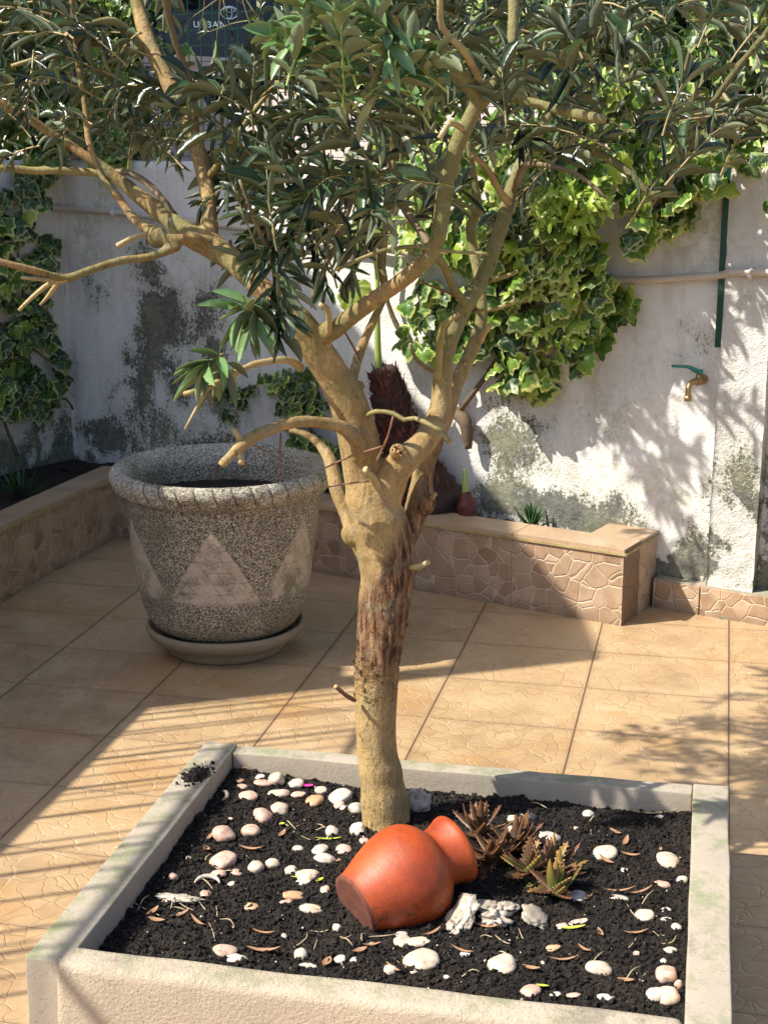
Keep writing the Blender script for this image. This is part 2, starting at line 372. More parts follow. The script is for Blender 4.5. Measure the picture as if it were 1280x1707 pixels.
def m_bark():
    m = M('olive_bark'); P = m.pos(); sep = m.n('SeparateXYZ'); m.put(sep, 0, P); x, z = sep.outputs[0], sep.outputs[2]
    st = m.scalev(P, (1, 1, .28)); n1 = m.noise(st, 60, 6, .7); n2 = m.noise(P, 8, 5, .6); n3 = m.noise(m.scalev(P, (1, 1, .13)), 88, 6, .75); n4 = m.noise(P, 130, 4, .7)
    c = m.ramp(m.math('ADD', m.math('MULTIPLY', n1, .45), m.math('MULTIPLY', n2, .55)), [(.3, (.15, .09, .035)), (.45, (.33, .22, .09)), (.58, (.49, .345, .15)), (.75, (.60, .45, .235))])
    grn = m.math('MULTIPLY', m.step(m.noise(P, 7, 5, .65), .5, .68), .5); c = m.mix(grn, c, (.22, .20, .07))
    # rough torn band on the trunk
    zb = m.math('ADD', z, m.math('MULTIPLY', m.math('SUBTRACT', m.noise(P, 16, 4, .7), .5), .34))
    xb = m.math('ADD', z, m.math('MULTIPLY', x, -1.8))
    band = m.math('MULTIPLY', m.step(zb, .40, .56), m.math('SUBTRACT', 1.0, m.step(xb, .70, .80)))
    fl = m.ramp(n3, [(.40, (.05, .022, .012)), (.46, (.15, .068, .034)), (.53, (.29, .15, .072)), (.62, (.42, .27, .14))])
    c = m.mix(band, c, fl)
    up = m.step(z, 1.0, 1.25)
    c = m.mix(m.math('MULTIPLY', m.math('MULTIPLY', up, m.step(x, .05, .11)), .7), c, m.mix(n1, (.10, .12, .045), (.24, .25, .11)))
    rb = m.math('MULTIPLY', m.step(z, 1.05, 1.2), m.math('SUBTRACT', 1.0, m.step(x, -.22, -.12)))
    c = m.mix(m.math('MULTIPLY', rb, m.math('MULTIPLY', m.step(n2, .42, .62), .6)), c, (.22, .11, .045))
    c = m.mix(m.math('MULTIPLY', m.math('MULTIPLY', up, m.step(m.noise(P, 11, 4, .6), .42, .58)), .7), c, (.17, .17, .055))
    c = m.mix(m.math('MULTIPLY', m.step(n4, .5, .62), .35), c, (.16, .11, .055)); c = m.mix(m.math('MULTIPLY', m.step(m.noise(P, 22, 5, .75), .52, .62), .4), c, (.30, .27, .17))
    pits = m.math('MULTIPLY', m.math('MULTIPLY', m.math('LESS_THAN', m.vor(m.scalev(P, (1, 1, .6)), 48), .2), m.step(n2, .45, .55)), .55); c = m.mix(pits, c, (.09, .055, .03))
    m.set('Base Color', c); m.set('Roughness', .78); m.set('Specular IOR Level', .3)
    ridge = m.math('MULTIPLY', m.noise(m.scalev(P, (1, 1, .2)), 75, 5, .75), m.math('ADD', .35, m.math('MULTIPLY', band, 2.2)))
    m.set('Normal', m.bump(m.math('ADD', ridge, m.math('ADD', m.math('MULTIPLY', n1, .8), m.math('MULTIPLY', n4, .35))), .009, .9)); return m.m
def m_branch(name, a, b, c2, sheen=.55):
    m = M(name); P = m.pos(); n1 = m.noise(P, 30, 5, .7); n2 = m.noise(P, 9, 3)
    c = m.ramp(m.math('ADD', m.math('MULTIPLY', n1, .5), m.math('MULTIPLY', n2, .5)), [(.32, a), (.5, b), (.68, c2)])
    m.set('Base Color', c); m.set('Roughness', sheen); m.set('Normal', m.bump(m.noise(P, 140, 4, .7), .003, .7)); return m.m
def m_leaf(name, a, b, rough=.35, trans=.25, edge=None, tcol=None, spec=.5):
    m = M(name); P = m.pos(); v = m.attr('var')
    c = m.mix(m.math('POWER', v, 1.6), a, b)
    c = m.mix(m.math('MULTIPLY', m.noise(P, 60, 3), .35), c, tuple(q * .6 for q in a))
    if edge:
        e = m.math('ADD', m.attr('rim'), m.math('MULTIPLY', m.math('SUBTRACT', m.noise(P, 70, 3, .6), .5), .8))
        e = m.math('ADD', e, m.math('MULTIPLY', m.math('SUBTRACT', m.noise(P, 3.0, 2), .5), 1.0))
        c = m.mix(m.step(e, .74, .92), c, edge)
        vein = m.math('MULTIPLY', m.step(m.attr('vein'), .75, 1.0), .3); c = m.mix(vein, c, (.35, .42, .16))
    m.set('Base Color', c); m.set('Roughness', rough); m.set('Specular IOR Level', spec)
    m.set('Normal', m.bump(m.noise(P, 110, 3), .0015, .6))
    tc = m.mix(.35, c, tcol or (.45, .6, .08)); m.translucent(tc, trans); return m.m
def m_simple(name, col, rough=.6, metal=0.0, var=.25, scale=30, bump=.001):
    m = M(name); P = m.pos(); c = m.mix(m.noise(P, scale, 5, .65), tuple(q * (1 - var) for q in col), tuple(min(1, q * (1 + var)) for q in col))
    m.set('Base Color', c); m.set('Roughness', rough); m.set('Metallic', metal)
    m.set('Normal', m.bump(m.noise(P, scale * 3, 4), bump, .6)); return m.m
def m_terracotta():
    m = M('terracotta'); P = m.obj()
    c = m.ramp(m.noise(P, 9, 5, .65), [(.32, (.25, .036, .009)), (.5, (.39, .062, .011)), (.7, (.48, .092, .017))])
    sep = m.n('SeparateXYZ'); m.put(sep, 0, P); base = m.math('SUBTRACT', 1.0, m.step(sep.outputs[2], .001, .012))
    raw = m.ramp(m.noise(P, 38, 5, .75), [(.35, (.10, .028, .016)), (.6, (.19, .06, .035)), (.8, (.30, .13, .08))])
    c = m.mix(base, c, raw)
    dust = m.math('MULTIPLY', m.step(m.noise(P, 26, 6, .85), .52, .66), .4); c = m.mix(dust, c, (.17, .05, .022)); 
    sw = m.n('SeparateXYZ'); m.put(sw, 0, m.pos()); spl = m.math('MULTIPLY', m.math('SUBTRACT', 1.0, m.step(sw.outputs[2], .15, .235)), m.step(m.noise(P, 75, 5, .8), .50, .60)); c = m.mix(m.math('MULTIPLY', spl, .8), c, (.03, .02, .014))
    ring = m.math('MULTIPLY', m.math('SINE', m.math('MULTIPLY', sep.outputs[2], 700.0)), .03)
    m.set('Base Color', c); m.set('Roughness', m.math('ADD', m.math('MULTIPLY', base, .45), m.math('ADD', .30, m.math('MULTIPLY', m.noise(P, 16, 5, .8), .4))))
    wv = m.noise(m.scalev(P, (22, 22, 60)), 1, 5, .75); h = m.math('ADD', m.math('ADD', wv, ring), m.math('MULTIPLY', m.noise(P, 120, 4), .8))
    m.set('Normal', m.bump(h, .0010, .6)); return m.m
def m_pebble(name, a, b, vein):
    m = M(name); P = m.pos(); ri = m.n('ObjectInfo').outputs['Random']
    c = m.mix(ri, a, b); c = m.mix(m.math('MULTIPLY', m.step(m.noise(P, 38, 4, .6, 1.5), .52, .66), .6), c, vein)
    dirt = m.math('MULTIPLY', m.step(m.noise(P, 60, 6, .8), .50, .66), .55); c = m.mix(dirt, c, (.12, .085, .06))
    m.set('Base Color', c); m.set('Roughness', .42); m.set('Subsurface Weight', .12); m.set('Subsurface Scale', .01)
    m.set('Normal', m.bump(m.noise(P, 60, 4), .001, .5)); return m.m

MAT = dict(
    floor=m_floor(), tile=m_crazy(), coping=m_coping(),
    soil=m_soil(), soil2=m_soil('bed_soil', 1.7), granite=m_granite(), bark=m_bark(), terracotta=m_terracotta(),
    slab=m_concrete('planter_slab', (.50, .415, .31), .6, tex=1.0), slab_s=m_concrete('slab_smooth', (.40, .345, .27), .9, tex=.15),
    b_olive=m_branch('branch_olive', (.12, .11, .03), (.25, .21, .07), (.36, .29, .13)),
    b_tan=m_branch('branch_tan', (.24, .165, .07), (.38, .29, .13), (.46, .38, .19)),
    b_dark=m_branch('branch_dark', (.09, .07, .035), (.17, .125, .06), (.24, .17, .09)),
    b_green=m_branch('branch_green', (.08, .10, .035), (.15, .17, .065), (.24, .25, .11)),
    b_red=m_branch('twig_red', (.12, .045, .03), (.22, .10, .055), (.32, .18, .09)),
    wood_cut=m_branch('cut_wood', (.30, .14, .05), (.50, .30, .13), (.66, .47, .26), .8),
    ol_top=m_leaf('olive_leaf_top', (.008, .024, .008), (.075, .13, .045), .27, .10, spec=.7),
    ol_bot=m_leaf('olive_leaf_under', (.09, .125, .065), (.30, .34, .22), .5, .12),
    ol_top2=m_leaf('young_leaf_top', (.14, .28, .09), (.28, .43, .18), .34, .25, spec=.6),
    ol_bot2=m_leaf('young_leaf_under', (.25, .30, .17), (.34, .37, .22), .6, .25),
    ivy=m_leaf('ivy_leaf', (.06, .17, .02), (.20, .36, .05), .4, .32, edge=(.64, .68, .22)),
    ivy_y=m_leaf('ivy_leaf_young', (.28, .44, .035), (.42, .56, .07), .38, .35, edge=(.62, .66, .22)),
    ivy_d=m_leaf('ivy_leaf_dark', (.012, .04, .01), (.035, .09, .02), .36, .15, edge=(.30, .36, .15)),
    shrub=m_leaf('shrub_leaf', (.02, .055, .012), (.06, .12, .03), .4, .2),
    big_leaf=m_leaf('broad_leaf', (.34, .44, .08), (.42, .50, .12), .4, .5),
    vine=m_simple('ivy_stem', (.13, .09, .055), .85, var=.4, bump=.003),
    pipe=m_simple('pipe_paint', (.50, .44, .37), .5, var=.15, scale=20), 
    greenp=m_simple('green_paint', (.005, .045, .028), .35, var=.4, scale=25),
    brass=m_simple('brass', (.40, .27, .13), .5, 1.0, .3), tealp=m_simple('teal_paint', (.01, .18, .14), .35, 0, .4),
    dark=m_simple('dark_fibre', (.035, .013, .010), .8, var=.6, bump=.004), redbulb=m_simple('red_sheath', (.11, .022, .014), .55, var=.6, bump=.003),
    shoot=m_simple('green_shoot', (.33, .42, .10), .4, var=.2),
    carblack=m_simple('car_paint', (.008, .010, .016), .12, 0, .1), glass=m_simple('car_glass', (.02, .03, .04), .05, 0, .1),
    chrome=m_simple('chrome', (.8, .85, .88), .18, 1, .05), rubber=m_simple('rubber', (.02, .02, .02), .8),
    plate=m_simple('plate_white', (.75, .76, .74), .4, var=.05), lamp=m_simple('tail_lamp_red', (.30, .01, .01), .2, var=.1),
    pink=m_simple('pink_render', (.70, .58, .54), .9, var=.2, scale=12, bump=.01), board=m_simple('brown_board', (.28, .18, .14), .7, var=.3, scale=15),
    asphalt=m_simple('asphalt', (.06, .06, .06), .9, var=.3, bump=.006), earth=m_simple('earth', (.16, .12, .08), .95, var=.4, bump=.01),
    render=m_simple('house_render', (.62, .58, .52), .9, var=.1, scale=8, bump=.006), rail=m_simple('rail_paint', (.55, .55, .55), .4, var=.1),
    pebA=m_pebble('pebble_cream', (.60, .50, .38), (.68, .57, .43), (.52, .33, .22)),
    pebW=m_pebble('pebble_white', (.58, .52, .43), (.68, .61, .52), (.46, .33, .24)),
    pebP=m_pebble('pebble_pink', (.56, .37, .28), (.62, .44, .34), (.42, .22, .16)),
    pebO=m_pebble('pebble_peach', (.54, .33, .18), (.58, .38, .22), (.40, .20, .10)),
    pebG=m_pebble('pebble_grey', (.42, .40, .37), (.5, .47, .43), (.3, .28, .26)),
    pebK=m_pebble('pebble_black', (.03, .03, .035), (.04, .04, .045), (.09, .09, .09)),
    shell=m_pebble('shell', (.38, .33, .26), (.48, .42, .34), (.20, .16, .11)),
    dryleaf=m_simple('dry_leaf', (.34, .19, .10), .6, var=.4), straw=m_simple('straw', (.42, .33, .20), .7, var=.35),
    lime=m_simple('lime_leaf', (.42, .50, .06), .45, var=.2), petal=m_simple('pink_petal', (.75, .05, .30), .4, var=.15),
)
def am(name, a, b, tip):
    m = M(name); P = m.pos(); c = m.mix(m.attr('var'), a, b); c = m.mix(m.math('MULTIPLY', m.step(m.attr('rim'), .35, 1.0), .75), c, tip)
    c = m.mix(m.math('MULTIPLY', m.noise(P, 70, 4), .35), c, tuple(q * .5 for q in a))
    m.set('Base Color', c); m.set('Roughness', .42); m.set('Normal', m.bump(m.noise(P, 130, 3), .0015, .5)); return m.m
MAT['aloe_b'] = am('aloe_brown', (.06, .036, .018), (.16, .08, .036), (.25, .11, .05))
MAT['aloe_g'] = am('aloe_green', (.08, .12, .03), (.19, .20, .05), (.42, .19, .06))
MAT['aloe_dk'] = am('aloe_dark', (.02, .06, .015), (.04, .10, .025), (.06, .12, .03))

# ================================================================== SETTING
g = 14
mesh('patio_floor', [(-6, -6, 0), (7, -6, 0), (7, 9, 0), (-6, 9, 0)], np.array([[0, 1, 2, 3]]), MAT['floor'], smooth=False)['kind'] = 'structure'
mesh('ground', [(-60, -60, -.02), (60, -60, -.02), (60, 60, -.02), (-60, 60, -.02)], np.array([[0, 1, 2, 3]]), MAT['earth'], smooth=False)['kind'] = 'structure'
b = MB(); b.box(W(-14, WD + .24, 0), WU * 28, WN * 22, V(0, 0, 1.36)); o = b.obj('street', MAT['asphalt'], smooth=False); o['kind'] = 'structure'

# ---- garden wall (back), with slight undulation
def wall_sheet(name, s0, s1, z0, z1, n_front, thick, mat, step=.03, amp=.006, parent=None, org=None, dirs=(WU, WN), O=WO, seed=0, hf=None):
    U, N = dirs; ns = max(2, int((s1 - s0) / step)); nz = max(2, int((z1 - z0) / step)); v = []; f = []
    for j in range(nz + 1):
        for i in range(ns + 1):
            s = s0 + (s1 - s0) * i / ns; z = z0 + (z1 - z0) * j / nz
            d = amp * (noise.noise(Vector((s * 2.3 + seed, z * 2.3, 1))) * 1.4 + noise.noise(Vector((s * 9 + seed, z * 9, 5))) * .8)
            if hf: d += hf(s, z)
            edge = min(1, (z1 - z) / .02); d += (1 - edge) * .01
            v.append(O + U * s + N * (n_front + d) + V(0, 0, z + (0 if j < nz else .006 * noise.noise(Vector((s * 8, 3, seed))))))
    for j in range(nz):
        for i in range(ns):
            a = j * (ns + 1) + i; f.append((a, a + 1, a + ns + 2, a + ns + 1))
    k = len(v); top = nz * (ns + 1)
    for i in range(ns + 1): v.append(v[top + i] + N * thick)
    for i in range(ns): f.append((top + i, top + i + 1, k + i + 1, k + i))
    q = len(v); v += [O + U * s0 + N * (n_front + thick) + V(0, 0, z0), O + U * s1 + N * (n_front + thick) + V(0, 0, z0)]
    f.append((q + 1, q, k, k + ns)); f.append(tuple([q] + [j * (ns + 1) for j in range(nz + 1)] + [k])[::-1]); f.append(tuple([q + 1] + [j * (ns + 1) + ns for j in range(nz + 1)] + [k + ns]))
    return mesh(name, v, f, mat, parent, origin=None)
SL = wsz(115, 600)[0]                                     # corner with the left wall
bl = []
for px, py, rx, ry, am_ in ((262, 520, 45, 60, 1.0), (235, 660, 40, 75, 1.05), (330, 520, 60, 70, .7), (380, 680, 60, 80, .75), (150, 480, 30, 50, .55), (1010, 720, 60, 60, .42), (1190, 860, 60, 90, .7), (860, 760, 60, 130, .85), (300, 640, 40, 50, .75), (700, 640, 60, 100, .4), (1160, 560, 40, 30, .35), (320,740,200,45,.7),(250,450,30,60,.8),(248,600,35,90,.85),(270,710,40,60,.8),(355,590,35,70,.8),(170,730,60,40,.9),(80,600,60,90,.7),(900,850,150,40,1.2)):
    s, z = wsz(px, py); k = FPX / (onwall(px, py)[1] * .969 + .3); bl.append(((WO + WU * s).dot(WU), z, rx / k * 1.15, ry / k, am_))
MAT['wall'] = m_plaster('white_plaster', blobs=bl, base_h=.34)
MAT['wall_l'] = m_plaster('left_plaster', white=(.72, .71, .67), base_h=.5, green=.7)
MAT['pillar'] = m_plaster('rough_plaster', white=(.70, .69, .65), base_h=.50, rough=1.9, green=.5, spot=1.15)
S1 = wsz(1197, 700)[0]; S2 = wsz(1277, 700)[0]
gw = wall_sheet('garden_wall', SL, S1 + .02, 0, 1.48, WD, .2, MAT['wall'], amp=.01)
tagit(gw, 'long white plaster garden wall with mould stains, behind the tiled planter', 'wall')
def pil_h(s, z): return .006 * noise.noise(Vector((s * 25, z * 25, 2))) + (-.018 * max(0, 1 - z / .16) if z < .16 else 0)
pw = wall_sheet('wall_pillar', S1, S2, 0, 1.50, WD - .03, .28, MAT['pillar'], step=.012, amp=.006, hf=pil_h)
tagit(pw, 'rough cracked plaster pillar standing beside the green post at the right edge', 'pillar')
rw = wall_sheet('garden_wall', S2, S2 + 3, 0, 1.46, WD + .02, .2, MAT['pillar'], amp=.008)
tagit(rw, 'continuing rough plaster wall beyond the pillar at the far right edge', 'wall')
LC = W(SL, WD, 0)
lw = wall_sheet('garden_wall', -4.5, 0.0, 0, 1.48, 0, .2, MAT['wall_l'], amp=.012, dirs=(WN, -WU), O=LC, seed=9)
tagit(lw, 'ivy covered side wall at the far left, meeting the stained back wall', 'wall')

# ---- raised tiled planter (L shape)
root = empty('raised_planter', tuple(WO)); tagit(root, 'L shaped raised planter border clad in beige crazy paving tiles along the wall', 'planter')
LCn = V(-1.075, 5.875, 0); LD = unit(V(.30, .954, 0)); LNn = V(-LD[1], LD[0], 0)      # left parapet runs along -LD, thickness to the left
LS = (LCn - WO).dot(WU)
b = MB()
def pbox(o_, ex, ey, z0, z1, L, rev=False, m=0):
    a = [0, L, L, 0] * 2 if not rev else [L, 0, 0, L] * 2
    b.box(np.asarray(o_) + V(0, 0, z0), ex, ey, V(0, 0, z1 - z0), m, a)
pbox(W(LS - .02, 0, 0), WU * (-LS + .02), WN * .14, 0, .245, -LS + .02, rev=True)
b.box(W(-.175, .142, 0), WU * .175, WN * (WD - .142 - .004), V(0, 0, .245), 0, [.2, .2, .4, .4] * 2)
LL = 3.0
pbox(LCn - LD * LL + V(0, 0, 0), LD * LL, LNn * .12, 0, .245, LL, rev=True)
b.obj('tile_face', MAT['tile'], root, smooth=False, attr='along')
b = MB()
ov = .004
b.box(W(LS - .1, -ov, .247), WU * (-LS + .1 + ov), WN * (.14 + ov), V(0, 0, .018), 0, [-LS + .1, 0, 0, -LS + .1] * 2)
b.box(W(-.179, .1405, .247), WU * (.179 + ov), WN * (WD - .1405 - .002), V(0, 0, .0175), 0, [.1, .1, .35, .35] * 2)
b.box(LCn - LD * LL + LNn * -ov + V(0, 0, .247), LD * (LL + .12), LNn * (.125), V(0, 0, .0172), 0, [LL, 0, 0, LL] * 2)
b.obj('coping', MAT['coping'], root, smooth=False, attr='along')
b = MB()
b.box(W(LS + .01, -.007, .244), WU * (-LS), WN * .0065, V(0, 0, .009)); b.box(W(.0045, -.007, .2435), WU * .006, WN * (WD), V(0, 0, .009))
b.box(LCn - LD * LL - LNn * .0105 + V(0, 0, .2435), LD * LL, LNn * .006, V(0, 0, .009))
b.obj('edge_trim', MAT['b_tan'], root, smooth=False)
# skirting tiles along the wall foot at the right
sk_ = empty('skirting', tuple(W(.01, WD - .05, 0))); tagit(sk_, 'low crazy paving skirting tiles along the wall foot right of the planter', 'skirting')
b = MB(); s = .012
while s < 2.2:
    L = (.17 if s < .02 else .405); b.box(W(s, WD - .052, 0), WU * (L - .006), WN * .045, V(0, 0, .098), 0, [.1, .2, .2, .1] * 2); s += L
b.obj('skirting_tile', MAT['tile'], sk_, smooth=False, attr='along')
b = MB(); b.box(W(.012, WD - .044, .0), WU * 2.2, WN * .08, V(0, 0, .104)); b.obj('mortar', MAT['slab_s'], sk_, smooth=False)
# soil in the raised bed
bv = []; bf = []; nn = 90
def bed_h(p): return .215 + .02 * noise.noise(Vector(p * 6)) + .012 * noise.noise(Vector(p * 30))
for j in range(25):
    for i in range(nn):
        s = LS - .6 + (.43 - 0 + (-LS) + .01) * i / (nn - 1); n_ = .10 + (WD - .10 + .01) * j / 24
        p = W(min(s, -.15), n_, 0); bv.append((p[0], p[1], bed_h(p)))
for j in range(24):
    for i in range(nn - 1): a = j * nn + i; bf.append((a, a + 1, a + nn + 1, a + nn))
k0 = len(bv); nl = 60
for j in range(14):
    for i in range(nl):
        p = LCn - LD * (LL * i / (nl - 1) - .3) + LNn * (.08 + .5 * j / 13); bv.append((p[0], p[1], bed_h(p)))
for j in range(13):
    for i in range(nl - 1): a = k0 + j * nl + i; bf.append((a, a + 1, a + nl + 1, a + nl))
mesh('bed_soil', bv, bf, MAT['soil2'])['kind'] = 'structure'

# ---- foreground square planter
BY = R(12.2); BA = V(math.sin(BY), math.cos(BY), 0); BB = V(math.cos(BY), -math.sin(BY), 0)
IB = atz(387, 1252, .2); IB[2] = 0; BWD, BLN, BH = 1.052, .882, .2       # inner back-left corner, inner size
def B(s, t, z): return IB + BB * s - BA * t + V(0, 0, z)                 # s right, t towards camera
root = empty('planter_box', tuple(B(BWD / 2, BLN / 2, 0))); tagit(root, 'square cast concrete planter box of dark soil around the olive tree', 'planter')
def slab(name, s0, s1, t0, t1, mat, h=BH, bev=.008, bulge=0.0):
    """bevelled slab with fine grid for a slightly uneven cast surface"""
    me_v = []; me_f = []
    import bmesh
    bm = bmesh.new(); bmesh.ops.create_cube(bm, size=1)
    L, T = s1 - s0, t1 - t0
    for v_ in bm.verts: v_.co = Vector((v_.co.x * L, v_.co.y * T, v_.co.z * h))
    bmesh.ops.bevel(bm, geom=bm.edges[:] if not bulge else [e for e in bm.edges if e.verts[0].co.z > 0 or e.verts[1].co.z > 0], offset=bev, segments=3, affect='EDGES', profile=.6)
    for it in range(4):
        le = [e for e in bm.edges if e.calc_length() > .035]
        if le: bmesh.ops.subdivide_edges(bm, edges=le, cuts=1, use_grid_fill=True)
    bmesh.ops.triangulate(bm, faces=[f_ for f_ in bm.faces if len(f_.verts) > 4])
    for v_ in bm.verts:
        p = B((s0 + s1) / 2, (t0 + t1) / 2, h / 2) + BB * v_.co.x - BA * (-v_.co.y) * 1.0 + V(0, 0, v_.co.z)
        nz = noise.noise(Vector(p * 7)) * .003 + noise.noise(Vector(p * 30)) * .0015
        v_.co = Vector(p - np.array(root.location)) + Vector((nz, nz * .6, nz * .7))
    me = bpy.data.meshes.new(name); bm.normal_update(); bm.to_mesh(me); bm.free(); me.materials.append(mat)
    for p_ in me.polygons: p_.use_smooth = True
    ob = link(name, me, root); return ob
slab('side_slab', -.078, 0, -.045, BLN + .055, MAT['slab_s'], bev=.0035)
slab('side_slab', BWD, BWD + .075, -.045, BLN + .10, MAT['slab_s'], bev=.0035)
slab('back_slab', .002, BWD - .002, -.045, -.0, MAT['slab_s'], h=BH - .003, bev=.004)
slab('front_slab', -.018, BWD - .002, BLN, BLN + .068, MAT['slab'], h=BH + .003, bev=.017, bulge=1)

# soil surface
def soil_h(s, t):
    z = .150 - .012 * (t / BLN) + .012 * noise.noise(Vector((s * 5, t * 5, 0))) + .007 * noise.noise(Vector((s * 16, t * 16, 3)))
    z += .012 * math.exp(-((s - .43) ** 2 + (t - .36) ** 2) / .02)
    z += .010 * max(0, 1 - s / .12) - .006
    return z
def soil_fine(s, t):
    return soil_h(s, t) + .0065 * noise.noise(Vector((s * 48, t * 48, 7))) + .0048 * abs(noise.noise(Vector((s * 150, t * 150, 2))))
NS, NT = 330, 280; sv = []
for j in range(NT + 1):
    for i in range(NS + 1):
        s = -.004 + (BWD + .008) * i / NS; t = -.004 + (BLN + .008) * j / NT
        p = B(s, t, 0); sv.append((p[0], p[1], soil_fine(s, t)))
ii = np.arange(NS)[None, :] + np.arange(NT)[:, None] * (NS + 1); ii = ii.ravel()
sf = np.stack([ii, ii + 1, ii + NS + 2, ii + NS + 1], 1)[:, ::-1].copy()
mesh('planting_soil', sv, sf, MAT['soil'])['kind'] = 'structure'
def bst(p): d = np.asarray(p) - IB; return d.dot(BB), -d.dot(BA)
def onsoil(x, y):
    z = .145
    for _ in range(3): p = atz(x, y, z); s, t = bst(p); z = soil_h(min(max(s, 0), BWD), min(max(t, 0), BLN))
    return V(p[0], p[1], z)

# crumbs of soil (nobody could count them)
ct = np.array([(1, 0, 0), (0, 1, 0), (-1, 0, 0), (0, -1, 0), (0, 0, 1), (0, 0, -.5)], float); cf = np.array([(0, 1, 4), (1, 2, 4), (2, 3, 4), (3, 0, 4), (1, 0, 5), (2, 1, 5), (3, 2, 5), (0, 3, 5)])
def crumbs(name, n, lo, hi, mat, fn, label=None):
    ps = np.array([fn() for _ in range(n)]); d = rng.normal(size=(n, 3)); u = rng.normal(size=(n, 3)); X, Y, Z = frames(d, u)
    sc = lo + (hi - lo) * rng.random((n, 1)) ** 3.5; sc = sc * (.6 + .7 * rng.random((n, 3)))
    v, f = inst(ct, cf, ps, X, Y, Z, sc); o = mesh(name, v, f, mat, smooth=False); o['kind'] = 'stuff'
    return o
def cr_soil():
    s, t = random.uniform(.003, BWD - .003), random.uniform(.003, BLN - .003); p = B(s, t, 0); return (p[0], p[1], soil_fine(s, t) + .001)
o = crumbs('soil_crumbs', 46000, .0012, .0085, MAT['soil'], cr_soil); tagit(o, 'loose black crumbs of damp potting soil', 'soil')
def cr_bits():
    p = cr_soil(); return (p[0], p[1], p[2] + .002)
o = crumbs('shell_grit', 420, .0008, .0036, MAT['pebA'], cr_bits); tagit(o, 'tiny pale grit specks on the black soil', 'grit')
def cr_rim():
    a = random.gauss(0, 1), random.gauss(0, 1); p = atz(332, 1293, .2); s, t = bst(p); q = B(-.036 + a[0] * .014, t + a[1] * .022, 0); return (q[0], q[1], .2 + random.random() * .005)
o = crumbs('soil_crumbs', 600, .0015, .006, MAT['soil'], cr_rim); tagit(o, 'small heap of spilt soil on the left planter rim', 'soil')

# ================================================================== CONCRETE POT + SAUCER
PC = V(-.505, 4.55, 0)
sr = empty('pot_saucer', tuple(PC)); tagit(sr, 'round stepped stone saucer under the big grey pot', 'saucer')
v, f = lathe([(.001, .0), (.18, .0), (.19, .006), (.195, .02), (.2, .034), (.225, .044), (.243, .058), (.252, .078), (.249, .090), (.242, .092), (.234, .083), (.222, .066), (.001, .064)], 96,
             lambda r, z, a: (r * (1 + .004 * math.sin(5 * a)), z))
so_ = mesh('saucer_dish', [V(*q) + PC for q in v], f, MAT['granite'], sr)
m_s = m_concrete('saucer_stone', (.28, .22, .14), .2, tex=.4); so_.data.materials[0] = m_s
pr = empty('stone_pot', tuple(PC + V(0, 0, .085))); tagit(pr, 'large speckled grey stone pot with rolled rim and pale triangle reliefs', 'plant pot')
pz = PC + V(0, 0, .085)
def flute(r, z, a):
    if z > .435 and r > .30: r = r + (.009 * abs(math.sin(19 * a + (z - .45) * 18)) ** .4 - .006) * min(1, (r - .30) / .03)
    k = 1 + .004 * math.sin(3 * a + 1); return r * k, z
prof = [(.001, -.018), (.175, -.018), (.20, -.008), (.226, .012), (.246, .04), (.260, .08), (.267, .115)] + [(.268 + (.310 - .268) * i / 16, .115 + (.435 - .115) * i / 16) for i in range(1, 17)]
v, f = lathe(prof, 256, flute); mesh('pot_body', [V(*q) + pz for q in v], f, MAT['granite'], pr)
rp = [(.308, .432), (.324, .440), (.334, .450)] + [(.322 + .023 * math.cos(t_), .485 + .026 * math.sin(t_)) for t_ in np.linspace(-1.0, 2.2, 16)] + [(.288, .488), (.280, .46), (.272, .40), (.262, .33)]
v, f = lathe(rp, 912, flute); mesh('pot_rim', [V(*q) + pz for q in v], f, MAT['granite'], pr)
v = []; f = []; nr = 22; seg = 72
for i in range(nr + 1):
    for k in range(seg):
        r = .276 * i / nr; a = 2 * math.pi * k / seg; x, y = r * math.cos(a), r * math.sin(a)
        v.append(pz + V(x, y, .400 + .012 * noise.noise(Vector((x * 9, y * 9, 4))) + .007 * noise.noise(Vector((x * 50, y * 50, 4)))))
for i in range(nr):
    for k in range(seg): f.append((i * seg + k, i * seg + (k + 1) % seg, (i + 1) * seg + (k + 1) % seg, (i + 1) * seg + k))
mesh('pot_soil', v, f, MAT['soil'], pr)

# ================================================================== TERRACOTTA JAR
ax = unit(V(.814, .516, .245))
jd_ = 2.72
jb = aty(590, 1513, 2.585)                                # centre of its base
prof = [(.001, .0), (.058, .0), (.064, .003), (.066, .012), (.073, .03), (.084, .055), (.0935, .08), (.100, .105), (.1025, .125), (.101, .143), (.095, .16), (.083, .175), (.070, .185), (.062, .191), (.0595, .198), (.0605, .208), (.0635, .219), (.067, .228), (.0695, .234), (.0705, .240), (.069, .245), (.065, .246), (.061, .24), (.056, .229), (.053, .212), (.052, .195), (.060, .17), (.08, .14), (.08, .1), (.05, .03), (.001, .02)]
pv, prr = smooth_path([(a, 0, c) for a, c in prof], [0] * len(prof), .004)
v, f = lathe([(max(.0005, p[0]), p[2]) for p in pv], 96, lambda r, z, a: (r * (1 + .006 * math.sin(2 * a + z * 20)), z))
me = mesh('clay_jar', v, f, MAT['terracotta'], None)
Zq = Vector(ax).to_track_quat('Z', 'Y'); me.rotation_euler = Zq.to_euler(); me.location = tuple(jb)
tagit(me, 'glossy orange terracotta jar lying on its side against the trunk', 'jar')

